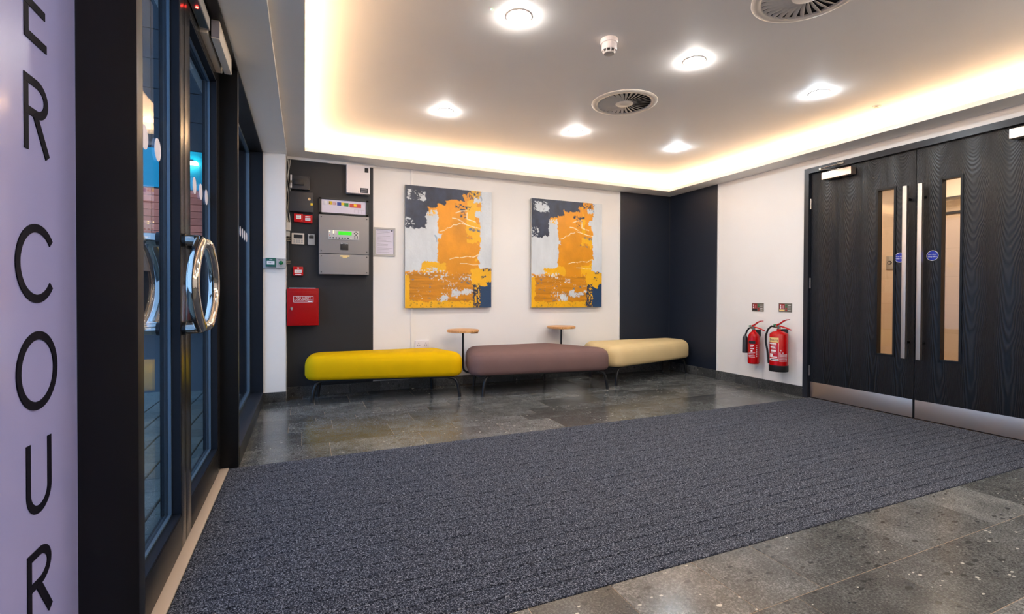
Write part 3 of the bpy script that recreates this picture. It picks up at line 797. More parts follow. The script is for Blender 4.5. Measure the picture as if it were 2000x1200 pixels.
# cove LED strips lying on the soffit behind its lip
cz = ZS + 0.036
for nm, a in (('back', (-0.10, 4.43, 5.070, 5.084)), ('right', (4.430, 4.444, -1.1, 5.06)), ('left', (-0.124, -0.110, -1.1, 5.06)), ('near', (0.02, 4.38, -1.25, -1.236))):
    lab = {'back': 'warm cove light strip above the paintings', 'right': 'warm cove light strip above the fire doors', 'left': 'warm cove light strip above the glass entrance', 'near': 'warm cove light strip behind the viewer'}[nm]
    t = thing('cove_light_strip', ((a[0] + a[1]) / 2, (a[2] + a[3]) / 2, cz), lab, 'light strip', 'cove light strips')
    (u0_, u1_), axis = ((a[0], a[1]), 'x') if nm in ('back', 'near') else ((a[2], a[3]), 'y')
    mid = (a[2] + a[3]) / 2 if axis == 'x' else (a[0] + a[1]) / 2
    sg = {'back': -1, 'near': 1, 'right': -1, 'left': 1}[nm]           # direction into the room
    P3 = lambda u_, d_, z_: (u_, mid + sg * d_, cz + z_) if axis == 'x' else (mid + sg * d_, u_, cz + z_)
    B().prism([P3(u0_, 0.009, 0), P3(u0_, -0.010, 0), P3(u0_, -0.010, 0.019)], Vector(P3(u1_, 0, 0)) - Vector(P3(u0_, 0, 0))).build('carrier', 'white_plastic', t)
    B().prism([P3(u0_, 0.0082, 0.0022), P3(u0_, -0.0082, 0.0186), P3(u0_, -0.0072, 0.0197), P3(u0_, 0.0092, 0.0033)], Vector(P3(u1_, 0, 0)) - Vector(P3(u0_, 0, 0))).build('led_tape', 'cove_led', t)

# ================================================================== BENCHES
def rounded_poly(pts, inset, rad, z, seg=9):
    n = len(pts); P = [Vector(p) for p in pts]; out = []
    area = sum(P[i].x * P[(i + 1) % n].y - P[(i + 1) % n].x * P[i].y for i in range(n))
    if area < 0: P = P[::-1]
    lines = []
    for i in range(n):
        d = (P[(i + 1) % n] - P[i]).normalized(); nn = Vector((-d.y, d.x))
        lines.append((P[i] + nn * inset, d))
    cs = []
    for i in range(n):
        (p, d), (q, e) = lines[i - 1], lines[i]
        cr = d.x * e.y - d.y * e.x; tt = ((q - p).x * e.y - (q - p).y * e.x) / cr
        cs.append(p + d * tt)
    r = max(rad - inset, 0.01)
    for i in range(n):
        c = cs[i]; d0 = (cs[i - 1] - c).normalized(); d1 = (cs[(i + 1) % n] - c).normalized()
        ang = d0.angle(d1); tl = r / math.tan(ang / 2); bis = (d0 + d1).normalized(); cen = c + bis * (r / math.sin(ang / 2))
        a0 = c + d0 * tl - cen; a1 = c + d1 * tl - cen
        t0 = math.atan2(a0.y, a0.x); t1 = math.atan2(a1.y, a1.x); dt = (t1 - t0 + math.pi) % (2 * math.pi) - math.pi
        for k in range(seg + 1):
            t = t0 + dt * k / seg; out.append((cen.x + r * math.cos(t), cen.y + r * math.sin(t), z))
    return out
def bench(outline, feet, m, label, tops):
    cx = sum(p[0] for p in outline) / 4; cy = sum(p[1] for p in outline) / 4
    t = thing('bench', (cx, cy, 0), label, 'bench', 'wedge shaped padded benches')
    prof = [(0.060, 0.205), (0.030, 0.209), (0.010, 0.224), (0.0, 0.250), (0.0, 0.330), (0.004, 0.365), (0.016, 0.393), (0.036, 0.414), (0.064, 0.429), (0.10, 0.437), (0.14, 0.441)]
    b = B(); b.loft([rounded_poly(outline, i, 0.135, z) for i, z in prof])
    seat = b.build('seat', m, t, smooth=55)
    sp_ = rounded_poly(outline, 0.0205, 0.135, 0.398); sp_.append(sp_[0])
    B().tube(sp_, 0.0009, 6).build('seam', m, seat, smooth=60)
    b = B(); b.loft([rounded_poly(outline, 0.075, 0.135, 0.190), rounded_poly(outline, 0.075, 0.135, 0.206)]); b.build('base_board', 'black_metal', t)
    for f, tp in zip(feet, tops):
        f = Vector((f[0], f[1], 0)); d = Vector((tp[0], tp[1], 0))
        pts = [f - d * 0.10 + Vector((0, 0, 0.192)), f - d * 0.062 + Vector((0, 0, 0.186)), f - d * 0.037 + Vector((0, 0, 0.166)), f - d * 0.022 + Vector((0, 0, 0.135)), f - d * 0.010 + Vector((0, 0, 0.085)), f - d * 0.002 + Vector((0, 0, 0.03)), f + Vector((0, 0, 0.008))]
        lg = B().tube(pts, 0.0155, 12).build('leg', 'black_metal', t, smooth=60)
        B().cyl(f, f + Vector((0, 0, 0.010)), 0.015, n=16).build('foot', 'foot_pad', lg)
    return t
s2 = 0.7071
bench([(-0.010, 4.715), (1.468, 4.405), (1.295, 5.060), (0.020, 5.070)], [(0.060, 4.757), (1.372, 4.491), (1.215, 4.955), (0.115, 5.00)], 'yellow_fabric',
      'bright yellow wedge shaped padded bench under the red cabinet', [(-.95, -.3), (.95, -.3), (.6, .5), (-.6, .5)])
bench([(1.425, 4.380), (3.055, 4.180), (2.610, 5.060), (1.605, 5.060)], [(1.581, 4.416), (2.916, 4.269), (2.540, 4.975), (1.680, 4.98)], 'mauve_fabric',
      'brown mauve wedge shaped padded bench in the middle', [(-.9, -.3), (.95, -.3), (.6, .5), (-.6, .5)])
bench([(3.010, 4.290), (4.466, 4.672), (4.380, 5.060), (3.060, 5.060)], [(3.102, 4.376), (4.412, 4.727), (4.235, 4.95), (3.150, 4.97)], 'cream_fabric',
      'cream wedge shaped padded bench in the navy corner', [(-.9, -.3), (.95, -.1), (.6, .5), (-.6, .5)])

def side_table(cx, cy, bend, label, grip):
    t = thing('side_table', (cx, cy, 0.2), label, 'side table', 'round oak laptop tables')
    B().lathe([(0.0, 0.602), (0.158, 0.602), (0.165, 0.606), (0.165, 0.624), (0.161, 0.628), (0.0, 0.628)], (cx, cy, 0), 48).build('table_top', 'oak', t, smooth=40)
    bx_, by_ = bend
    L = Vector((bx_, by_, 0))
    P = Vector((cx, cy, 0))
    pts = [P + Vector((0, 0, 0.602)), P + Vector((0, 0, 0.40)), P + Vector((0, 0, 0.25)), P + L * 0.08 + Vector((0, 0, 0.205)), P + L * 0.3 + Vector((0, 0, 0.184)), P + L + Vector((0, 0, 0.178))]
    B().tube(pts, 0.011, 12).build('stem', 'black_metal', t, smooth=60)
    B().cyl((cx, cy, 0.592), (cx, cy, 0.603), 0.04, n=20).build('flange', 'black_metal', t)
    if grip: bx('grip_block', cx + 0.075, cx + 0.150, cy - 0.05, cy - 0.02, 0.586, 0.603, 'oak', t, 0.003)
side_table(1.505, 4.82, (0.13, -0.03), 'round oak laptop table between yellow and mauve benches', True)
side_table(2.730, 4.935, (-0.13, -0.05), 'round oak laptop table behind the mauve bench near the cream one', False)

# ================================================================== PAINTINGS
def vnoise(u, v, fu, fv, seed):
    rs = np.random.RandomState(seed); g = rs.rand(64, 64)
    x = u * fu; y = v * fv; xi = np.floor(x).astype(int); yi = np.floor(y).astype(int); xf = x - xi; yf = y - yi
    xf = xf * xf * (3 - 2 * xf); yf = yf * yf * (3 - 2 * yf)
    a = g[xi % 64, yi % 64]; b = g[(xi + 1) % 64, yi % 64]; c = g[xi % 64, (yi + 1) % 64]; d = g[(xi + 1) % 64, (yi + 1) % 64]
    return (a * (1 - xf) + b * xf) * (1 - yf) + (c * (1 - xf) + d * xf) * yf
def fbm(u, v, fu, fv, seed, o=4):
    s = 0; a = 0.5; tot = 0
    for k in range(o): s = s + a * vnoise(u, v, fu * 2 ** k, fv * 2 ** k, seed + k); tot += a; a *= 0.55
    return s / tot
def painting_colors(U, V, sd):
    L = lambda *c: np.array(lin(c)[:3])
    img = np.zeros(U.shape + (3,))
    du = (fbm(U, V, 9, 24, sd) - 0.5) * 0.05 + (fbm(U, V, 40, 60, sd + 9) - 0.5) * 0.03
    dv = (fbm(U, V, 16, 10, sd + 20) - 0.5) * 0.045 + (fbm(U, V, 60, 40, sd + 29) - 0.5) * 0.02
    u, v = U + du, V + dv
    big = fbm(U, V, 6, 16, sd + 36, 3); tone = fbm(U, V, 5, 6, sd + 40)[..., None]; streak = fbm(U, V, 4, 60, sd + 50)[..., None]; grain = fbm(U, V, 70, 90, sd + 60)
    amber = L(226, 148, 0) * (0.72 + 0.5 * tone); yellow = L(236, 176, 4) * (0.85 + 0.3 * tone)
    ochre = L(204, 132, 0) * (0.55 + 0.8 * streak); white = L(206, 212, 216) * (0.78 + 0.28 * tone + 0.12 * fbm(U, V, 30, 8, sd + 15)[..., None])
    navy = L(40, 48, 70) * (0.35 + 1.3 * fbm(U, V, 14, 14, sd + 70)[..., None]); blue = L(26, 60, 96) * (0.7 + 0.6 * tone)
    cream = L(240, 226, 190) * np.ones_like(tone)
    def put(mask, c): img[mask] = c[mask]
    def R(a, b, c, d): return (u >= a) & (u < b) & (v >= c) & (v < d)
    img[:] = amber
    put(R(.70, .86, -1, .70) & (fbm(U, V, 6, 8, sd + 5) > .56), yellow)
    nav = R(-1, .25, -1, .345) | R(.2, .36, -1, .165) | R(.3, .45, -1, .14) | R(.4, .66, -1, .095) | R(.6, .71, -1, .04)
    put(nav, navy)
    put(R(.02, .23, .03, .115) & (.6 * fbm(U, V, 110, 130, sd + 4) + 0.9 * fbm(U, V, 9, 11, sd + 3) > .76), white)
    put(R(.0, .1, .26, .34) & (grain > .60), white)
    put(R(.235, .355, .185, .42), white); put(R(.25, .33, .18, .23) & (grain > .5), yellow)
    put(R(-1, .365, .345, .625) | R(.2, .40, .37, .41) | R(-1, .175, .6, .695), white)
    put(R(.30, .36, .40, .50) & (fbm(U, V, 20, 4, sd + 31) > .62), L(150, 170, 190) * np.ones_like(tone))
    wr_ = R(.862, 2, -1, .635) | R(.80, 2, .17, .225) | R(.84, 2, .22, .26) | R(.845, 2, .54, .66) | R(.78, .9, .06, .10)
    put(wr_, white)
    put(R(.86, .88, .0, .11) & (grain > .45), L(120, 140, 165) * np.ones_like(tone))
    put(R(.70, .845, -1, .07) & (grain > .6), navy)
    put(R(.56, .74, .13, .16) & (grain > .52), navy); put(R(.62, .70, .15, .235) & (grain > .57), navy)
    put(R(.74, .86, .325, .345) & (grain > .45), L(120, 110, 110) * np.ones_like(tone)); put(R(.68, .80, .405, .42) & (grain > .5), L(120, 110, 110) * np.ones_like(tone))
    put(R(.70, .86, .345, .39), yellow)
    put(R(.175, .46, .625, .70), yellow)
    low = R(-1, .775, .705, .955); put(low, ochre)
    put(R(-1, .775, .69, .77) & (grain + .8 * big > 1.14), white); put(R(-1, .36, .67, .72) & (grain + .5 * big > .82), white)
    put(low & (grain + .6 * big > 1.10), white); put(low & (fbm(U, V, 22, 60, sd + 80) > .74), L(110, 110, 116) * np.ones_like(tone))
    for cu_, cv_, ru, rv in ((.43, .92, .055, .035), (.57, .875, .055, .03), (.68, .87, .06, .02), (.74, .855, .05, .012)):
        put(((u - cu_) / ru) ** 2 + ((v - cv_) / rv) ** 2 + (grain - .5) * 3.5 < 1, white)
    put(R(-1, .80, .945, 2), yellow); put(R(-1, .8, .955, 2) & (grain > .68), L(120, 100, 60) * np.ones_like(tone))
    put(R(-1, .05, .72, 2), yellow)
    put(R(.765, 2, .665, .80), yellow); put(R(.88, 2, .66, .685) & (grain > .5), navy); put(R(.87, .93, .72, .745) & (grain > .56), navy)
    put(R(.775, .87, .785, 2), navy); put(R(.79, .87, .785, 2) & (grain > .55), yellow)
    put(R(.862, .955, .79, .815), yellow); put(R(.862, 2, .815, 2) | R(.945, 2, .785, 2), blue)
    def line(p, wd):
        for (a, b), (c, d) in zip(p[:-1], p[1:]):
            tt = np.clip(((U - a) * (c - a) + (V - b) * (d - b) * 1.7) / ((c - a) ** 2 + 1.7 * (d - b) ** 2), 0, 1)
            put((np.hypot(U - (a + (c - a) * tt), (V - (b + (d - b) * tt)) * 1.4) < wd) & (grain > .36), cream)
    line([(.38, .365), (.44, .352), (.47, .33), (.51, .325), (.54, .30), (.58, .30), (.62, .282), (.70, .295)], .004)
    line([(.53, .245), (.58, .247), (.64, .268), (.70, .295), (.78, .31), (.86, .318)], .005)
    line([(.50, .592), (.57, .575), (.64, .576), (.70, .562), (.78, .568), (.83, .548), (.86, .54)], .004)
    line([(.57, .20), (.63, .18), (.70, .175)], .005); line([(.70, .19), (.70, .245), (.80, .265)], .006)
    line([(.62, .625), (.70, .624), (.77, .634), (.84, .63)], .003)
    return img
def painting(x0, x1, z0, z1, label, sd):
    cx = (x0 + x1) / 2; t = thing('painting', (cx, YB - 0.03, z0), label, 'painting', 'abstract canvases')
    yb, yf = YB - 0.016, YB - 0.050
    B().box(x0, x1, yf, yb, z0, z1, 0.002, 1).build('canvas', 'canvas_edge', t)
    bx('hanging_batten', x0 + 0.12, x1 - 0.08, yb, YB - 0.0005, z1 - 0.12, z1 - 0.08, 'oak', t)
    nx, nz = 236, 324
    U2, V2 = np.meshgrid(np.linspace(0, 1, nx * 3), np.linspace(0, 1, nz * 3))
    img = painting_colors(U2, V2, sd).reshape(nz, 3, nx, 3, 3).mean(axis=(1, 3))
    U, V = np.meshgrid(np.linspace(0, 1, nx), np.linspace(0, 1, nz))
    rel = fbm(U, V, 60, 80, sd + 99) * 0.0012
    verts = [(x0 + (x1 - x0) * U[j, i] - cx, yf - 0.0006 - rel[j, i] - (YB - 0.03), z1 + (z0 - z1) * V[j, i] - z0) for j in range(nz) for i in range(nx)]
    faces = [(j * nx + i, (j + 1) * nx + i, (j + 1) * nx + i + 1, j * nx + i + 1) for j in range(nz - 1) for i in range(nx - 1)]
    me = bpy.data.meshes.new('paint_layer'); me.from_pydata(verts, [], faces)
    ca = me.color_attributes.new('paint', 'FLOAT_COLOR', 'POINT')
    buf = np.ones((nz * nx, 4), np.float32); buf[:, :3] = img.reshape(-1, 3); ca.data.foreach_set('color', buf.ravel())
    me.materials.append(MATS['paint']); me.update()
    o = bpy.data.objects.new('paint_layer', me); COL.objects.link(o); o.parent = t
m = mat('paint', (200, 150, 30), 0.42); t_ = NT(m); at = t_.add('ShaderNodeVertexColor'); at.layer_name = 'paint'; t_.link(at.outputs[0], t_.b.inputs['Base Color'])
mat('canvas_edge', (190, 186, 178), 0.7)
painting(0.955, 1.912, 0.848, 2.130, 'abstract canvas in amber white and navy beside the framed notice', 11)
painting(2.408, 3.372, 0.842, 2.112, 'abstract canvas in amber white and navy beside the navy corner', 57)

# ================================================================== ALARM WALL
def yb(d): return YB - 0.008 - d
WB = YB - 0.008
def wallbox(name, x0, x1, z0, z1, depth, m, label, cat, part='housing', bev=0.004):
    t = thing(name, ((x0 + x1) / 2, WB, z0), label, cat)
    bx(part, x0, x1, WB - depth, WB, z0, z1, m, t, bev)
    return t
def face(t, name, x0, x1, z0, z1, yf, m, d=0.0012, bev=0, label=None, parent=None):
    return bx(name, x0, x1, yf - d, yf, z0, z1, m, parent or t, bev, label=label)

t = wallbox('power_supply_box', 0.378, 0.600, 1.992, 2.272, 0.075, 'white_plastic', 'plain white metal power supply box on the charcoal panel', 'wall box')
yf = WB - 0.075
face(t, 'label_plate', 0.548, 0.584, 2.205, 2.250, yf, 'print_dark'); face(t, 'label_plate', 0.505, 0.580, 2.000, 2.048, yf, 'print_dark')
for k in range(3): face(t, 'print_line', 0.512, 0.572, 2.010 + k * 0.011, 2.014 + k * 0.011, yf - 0.0012, 'print_grey', 0.0004)
B().cyl((0.49, yf, 2.005), (0.49, yf - 0.002, 2.005), 0.004, n=10).build('screw', 'dark_plastic', t)

t = thing('zone_chart', (0.355, WB, 1.776), 'black framed zone chart with coloured labels above the grey alarm panel', 'chart')
fb = B(); a = (0.128, 0.588, 1.776, 1.934)
fb.box(a[0], a[1], WB - 0.030, WB, a[2], a[2] + 0.014).box(a[0], a[1], WB - 0.030, WB, a[3] - 0.014, a[3]).box(a[0], a[0] + 0.022, WB - 0.030, WB, a[2], a[3]).box(a[1] - 0.022, a[1], WB - 0.030, WB, a[2], a[3])
fb.build('frame', 'dark_plastic', t); bx('sheet', a[0] + 0.02, a[1] - 0.02, WB - 0.020, WB, a[2] + 0.012, a[3] - 0.012, 'paper', t)
yf = WB - 0.020
for x0, x1, z0, z1, m_ in ((.218, .250, 1.870, 1.904, 'yellow_label'), (.252, .284, 1.868, 1.902, 'pink_label'), (.294, .332, 1.866, 1.900, 'blue_label'), (.332, .360, 1.872, 1.899, 'yellow_label'), (.360, .400, 1.862, 1.897, 'green_label'), (.410, .520, 1.856, 1.894, 'redorange_label'), (.450, .478, 1.868, 1.890, 'yellow_label')):
    face(t, 'zone_label', x0, x1, z0, z1, yf, m_, 0.0012 if x0 < .44 or x0 < .42 else 0.0018)
face(t, 'zone_label', .218, .228, 1.876, 1.884, yf - .0012, 'print_dark', .0005); face(t, 'zone_label', .218, .228, 1.890, 1.899, yf - .0012, 'print_dark', .0005)
face(t, 'zone_label', .276, .283, 1.876, 1.886, yf - .0012, 'print_red', .0005)
for x_ in (.455, .490, .525): face(t, 'print_line', x_, x_ + 0.0015, 1.800, 1.835, yf, 'print_grey', .0006)
face(t, 'print_line', .455, .550, 1.835, 1.8365, yf, 'print_grey', .0006)
sw = B().box(.172, .2, yf - .004, yf, 1.866, 1.904, .002).build('switch', 'white_plastic', t, smooth=40)

t = thing('fire_alarm_panel', (0.36, WB, 1.176), 'large grey fire alarm panel with green display screen', 'alarm panel')
GD = 0.105
bx('upper_cover', 0.126, 0.586, WB - GD, WB, 1.385, 1.758, 'grey_panel', t, 0.003)
bx('lower_cover', 0.126, 0.586, WB - GD, WB, 1.184, 1.380, 'grey_panel', t, 0.003)
yf = WB - GD
for x_, z_ in ((.146, 1.735), (.566, 1.735), (.146, 1.408), (.566, 1.408), (.146, 1.358), (.566, 1.358), (.146, 1.204), (.566, 1.204)):
    B().cyl((x_, yf, z_), (x_, yf - 0.003, z_), 0.0055, n=12).build('screw', 'dark_plastic', t)
kp = bx('keypad', 0.210, 0.492, yf - 0.005, yf, 1.522, 1.612, 'light_grey', t, 0.002)
bx('display_screen', 0.300, 0.422, yf - 0.0062, yf - 0.005, 1.568, 1.602, 'lcd_green', kp, label='lit green display screen')
for k in range(7): B().cyl((0.226 + k * 0.0272, yf - 0.005, 1.5375), (0.226 + k * 0.0272, yf - 0.007, 1.5375), 0.0068, n=14).build('button', 'print_dark', kp)
B().cyl((0.418, yf - 0.005, 1.535), (0.418, yf - 0.011, 1.535), 0.009, n=14).build('key_switch', 'steel', kp)
for dx, dz in ((0, .014), (0, -.014), (.014, 0), (-.014, 0)): B().box(.463 + dx - .0055, .463 + dx + .0055, yf - .007, yf - .005, 1.588 + dz - .0055, 1.588 + dz + .0055).build('arrow_key', 'print_dark', kp)
for dx in (-.011, .012):
    for dz in (1.556, 1.536): B().cyl((.463 + dx, yf - .005, dz), (.463 + dx, yf - .007, dz), .0055, n=12).build('button', 'print_dark', kp)
for x_, z_, m_ in ((.221, 1.598, 'led_amber'), (.256, 1.602, 'led_amber'), (.256, 1.584, 'led_amber'), (.221, 1.562, 'redorange_label'), (.256, 1.566, 'print_grey')):
    B().cyl((x_, yf - .005, z_), (x_, yf - .0075, z_), .004, n=10).build('led', m_, kp)
lk = bx('lock_plate', 0.318, 0.392, yf - 0.004, yf, 1.422, 1.480, 'dark_plastic', t, 0.001)
bx('door_window', 0.330, 0.382, yf - 0.006, yf - 0.004, 1.434, 1.458, 'print_dark', lk)
bx('brand_strip', 0.320, 0.390, yf - 0.0046, yf - 0.004, 1.478, 1.493, 'dark_plastic', t)
text('brand_text', 'EATON', 0.019, (0.355, yf - 0.0052, 1.4855), (1, 0, 0), (0, 0, 1), 'print_white', t, sx=1.05)
face(t, 'caption_label', 0.316, 0.402, 1.356, 1.370, yf, 'foam_cream'); face(t, 'caption_label', 0.338, 0.382, 1.346, 1.356, yf, 'foam_cream')

t = wallbox('isolator_switch', -0.110, 0.046, 1.990, 2.118, 0.05, 'charcoal_plastic', 'square black isolator switch near the ceiling trunking', 'switch')
yf = WB - 0.05
bx('rotary_block', -0.092, -0.004, yf - 0.03, yf, 2.030, 2.082, 'dark_plastic', t, 0.004)
bx('side_strip', -0.124, -0.110, yf - 0.004, WB - 0.02, 1.998, 2.122, 'white_plastic', t, 0.001, label='white strip on the switch edge')
B().cyl((-0.117, yf - 0.004, 2.055), (-0.117, yf - 0.02, 2.055), 0.010, n=14).build('gland', 'nickel', t)
for x_, z_ in ((.034, 2.106), (.034, 2.002)): B().cyl((x_, yf, z_), (x_, yf - .003, z_), .005, n=10).build('screw', 'dark_plastic', t)
t = wallbox('relay_box', -0.132, 0.076, 1.776, 1.964, 0.06, 'charcoal_plastic', 'wide dark relay box with yellow sticker below the isolator', 'wall box')
yf = WB - 0.06
B().cyl((0.040, yf, 1.900), (0.040, yf - 0.006, 1.900), 0.013, n=18).build('lock', 'nickel', t)
face(t, 'sticker', 0.052, 0.072, 1.842, 1.864, yf, 'yellow_label')

def redunit(x0, x1, z0, z1, label, k):
    t = wallbox('key_switch_unit', x0, x1, z0, z1, 0.04, 'red_plastic', label, 'switch', bev=0.003); yf = WB - 0.04
    if k == 0:
        face(t, 'caption_label', x0 + .018, x1 - .018, z0 + .030, z1 - .012, yf, 'print_white')
        for q in range(3): face(t, 'print_line', x0 + .022, x1 - .026, z0 + .038 + q * .010, z0 + .041 + q * .010, yf - .0012, 'print_grey', .0004)
        B().cyl((x1 - .014, yf, z0 + .016), (x1 - .014, yf - .003, z0 + .016), .0045, n=12).build('led', 'redorange_label', t)
    else:
        face(t, 'caption_label', x0 + .016, x1 - .018, z0 + .020, z0 + .046, yf, 'print_white'); face(t, 'caption_label', x0 + .016, x1 - .018, z0 + .054, z0 + .062, yf, 'print_white')
        for q in range(2): face(t, 'print_line', x0 + .024, x1 - .026, z0 + .027 + q * .009, z0 + .030 + q * .009, yf - .0012, 'print_grey', .0004)
redunit(-0.093, -0.013, 1.680, 1.758, 'red switch unit with a tall white caption and small light', 0)
redunit(-0.011, 0.069, 1.677, 1.752, 'red switch unit with two stacked white captions', 1)

t = wallbox('air_con_controller', -0.114, -0.004, 1.468, 1.575, 0.025, 'cream_plastic', 'cream wall controller with wide dark screen and keys', 'controller', bev=0.004); yf = WB - 0.025
face(t, 'screen', -0.096, -0.018, 1.524, 1.560, yf, 'dark_plastic')
face(t, 'name_strip', -0.082, -0.036, 1.564, 1.570, yf, 'print_white')
for q in range(4):
    for p in range(2):
        bx('key', -0.098 + q * .022, -0.082 + q * .022, yf - .003, yf, 1.482 + p * .018, 1.494 + p * .018, 'silver_plastic', t, 0.0008)
t = wallbox('thermostat', 0.027, 0.090, 1.467, 1.572, 0.022, 'silver_plastic', 'narrow silver thermostat with small dark screen', 'thermostat', bev=0.004); yf = WB - 0.022
face(t, 'screen', 0.038, 0.080, 1.528, 1.553, yf, 'dark_plastic'); face(t, 'slot', 0.044, 0.072, 1.560, 1.565, yf, 'dark_plastic')

t = wallbox('fire_call_point', -0.100, -0.014, 1.168, 1.252, 0.045, 'red_plastic', 'small red fire call point above the red cabinet', 'call point', bev=0.004); yf = WB - 0.045
pl = face(t, 'break_glass', -0.089, -0.025, 1.194, 1.222, yf, 'print_white', 0.002)
for q in range(3): B().cyl((-.073 + q * .016, yf - .002, 1.208), (-.073 + q * .016, yf - .0028, 1.208), .0045, n=12).build('dot', 'print_dark', pl)
face(t, 'caption_strip', -0.084, -0.030, 1.174, 1.182, yf, 'print_white'); face(t, 'symbol', -0.064, -0.050, 1.234, 1.245, yf, 'print_white')

t = thing('document_cabinet', (-0.016, WB, 0.69), 'red steel FIRE SAFETY DOCUMENTS cabinet above the yellow bench', 'cabinet')
ycf = WB - 0.165
bx('carcass', -0.152, 0.122, ycf + 0.006, WB, 0.694, 1.044, 'red_paint', t, 0.003)
dr = bx('door', -0.150, 0.120, ycf - 0.006, ycf + 0.006, 0.698, 1.038, 'red_paint', t, 0.003)
bx('door_fold', -0.132, 0.104, ycf - 0.009, ycf - 0.006, 0.714, 1.018, 'red_paint', dr, 0.002)
yf = ycf - 0.009
lb = B(); a = (-0.096, 0.074, 0.914, 0.972)
lb.box(a[0], a[1], yf - .0008, yf, a[2], a[2] + .0035).box(a[0], a[1], yf - .0008, yf, a[3] - .0035, a[3]).box(a[0], a[0] + .0035, yf - .0008, yf, a[2], a[3]).box(a[1] - .0035, a[1], yf - .0008, yf, a[2], a[3])
lb.build('label_border', 'print_white', dr)
text('label_text', 'FIRE SAFETY', 0.0225, (-0.011, yf - .0006, 0.955), (1, 0, 0), (0, 0, 1), 'print_white', dr, sx=1.06)
text('label_text', 'DOCUMENTS', 0.0225, (-0.011, yf - .0006, 0.936), (1, 0, 0), (0, 0, 1), 'print_white', dr, sx=1.12)
face(t, 'label_mark', 0.026, 0.064, 0.9185, 0.9245, yf, 'print_white', .0008, parent=dr)
lk = B().cyl((-0.112, yf, 0.862), (-0.112, yf - .012, 0.862), .011, n=18).build('lock', 'nickel', dr)
B().box(-0.115, -0.104, yf - .026, yf - .012, 0.842, 0.864, .002).build('key', 'steel', lk)
pp = B(); pp.box(-0.135, 0.095, ycf + .03, WB - .012, 1.0445, 1.050).build('paper_stack', 'paper', None, label='white papers lying on top of the red cabinet', cat='papers')

# framed notice
t = thing('framed_notice', (0.754, YB, 1.385), 'silver framed white notice hanging beside the charcoal panel', 'notice')
fb = B(); a = (0.650, 0.862, 1.386, 1.676); e = .018
fb.box(a[0], a[1], YB - .016, YB, a[2], a[2] + e).box(a[0], a[1], YB - .016, YB, a[3] - e, a[3]).box(a[0], a[0] + e, YB - .016, YB, a[2] + e, a[3] - e).box(a[1] - e, a[1], YB - .016, YB, a[2] + e, a[3] - e)
fb.build('frame', 'silver_plastic', t); bx('sheet', a[0] + e, a[1] - e, YB - .008, YB, a[2] + e, a[3] - e, 'paper', t)
rq = random.Random(3)
for k in range(17):
    if k in (3, 9, 12): continue
    face(t, 'print_line', .680, .680 + rq.uniform(.09, .155), 1.640 - k * .0135, 1.6425 - k * .0135, YB - .008, 'print_grey', .0005)
face(t, 'print_mark', .820, .834, 1.640, 1.652, YB - .008, 'print_dark', .0005)

# trunking and socket
t = thing('cable_trunking', (1.034, YB, 0.42), 'thin white cable trunking running down behind the first canvas', 'trunking')
bx('trunk', 1.022, 1.046, YB - 0.012, YB, 0.425, ZS, 'white_wall', t, 0.002)
t = thing('wall_socket', (1.145, YB, 0.40), 'white double wall socket behind the yellow bench', 'socket')
bx('plate', 1.070, 1.218, YB - 0.014, YB, 0.415, 0.500, 'white_plastic', t, 0.003)
for k in (0, 1):
    x_ = 1.107 + k * .074
    for dx, dz in ((0, .018), (-.011, -.004), (.011, -.004)): bx('pin_hole', x_ + dx - .0025, x_ + dx + .0025, YB - .0146, YB - .014, .455 + dz - .005, .455 + dz + .005, 'print_dark', t)
    bx('rocker', x_ + (.018 if k == 0 else -.026), x_ + (.026 if k == 0 else -.018), YB - .017, YB - .014, .476, .492, 'white_plastic', t)

# conduit, cables beside the pier
t = thing('cable_conduit', (-0.150, 5.06, 1.24), 'grey conduit with metal glands beside the white pier', 'conduit')
B().tube([(-0.146, 5.075, 1.29), (-0.146, 5.075, 1.62)], 0.010, 12).build('pipe', 'charcoal_plastic', t)
bx('junction_box', -0.160, -0.118, 5.03, WB, 1.588, 1.668, 'light_grey', t, 0.003)
bx('junction_box', -0.160, -0.128, 5.04, WB, 1.535, 1.584, 'silver_plastic', t, 0.003)
for z_ in (1.520, 1.498, 1.300, 1.283):
    B().cyl((-0.160, 5.06, z_), (-0.122, 5.06, z_), 0.009, n=14).build('gland', 'nickel', t)
for k, (dx, lab) in enumerate(((0.0, 'thin pale cable looping down beside the white pier'), (0.012, 'second thin pale cable beside the white pier, touching the charcoal panel'))):
    pts = [(-0.146 + dx + 0.008 * math.sin(i * 0.9 + k * 1.4), 5.085 + dx, 2.27 - i * 0.042) for i in range(16)]
    B().tube(pts, 0.0035, 8).build('loose_cable', 'cable_white', None, smooth=60, label=lab, cat='cable')

# items on the pier
PF = 4.930
t = thing('door_release_point', (-0.282, PF, 1.235), 'green emergency door release call point on the white pier', 'call point')
bx('back_box', -0.343, -0.240, PF - 0.022, PF, 1.222, 1.312, 'light_grey', t, 0.003)
bx('housing', -0.322, -0.240, PF - 0.048, PF - 0.022, 1.238, 1.316, 'teal_plastic', t, 0.003)
pl = bx('break_glass', -0.312, -0.250, PF - 0.050, PF - 0.048, 1.257, 1.288, 'print_white', t)
for q in range(3): B().cyl((-.293 + q * .012, PF - .050, 1.2725), (-.293 + q * .012, PF - .0508, 1.2725), .003, n=10).build('dot', 'print_dark', pl)
for q in range(2): bx('symbol', -.290 + q * .014, -.281 + q * .014, PF - .0488, PF - .048, 1.297, 1.305, 'print_white', t)
t = thing('exit_button', (-0.196, PF, 1.228), 'grey steel plate with domed green exit button on the white pier', 'exit button')
bx('plate', -0.238, -0.157, PF - 0.045, PF, 1.230, 1.314, 'silver_plastic', t, 0.003)
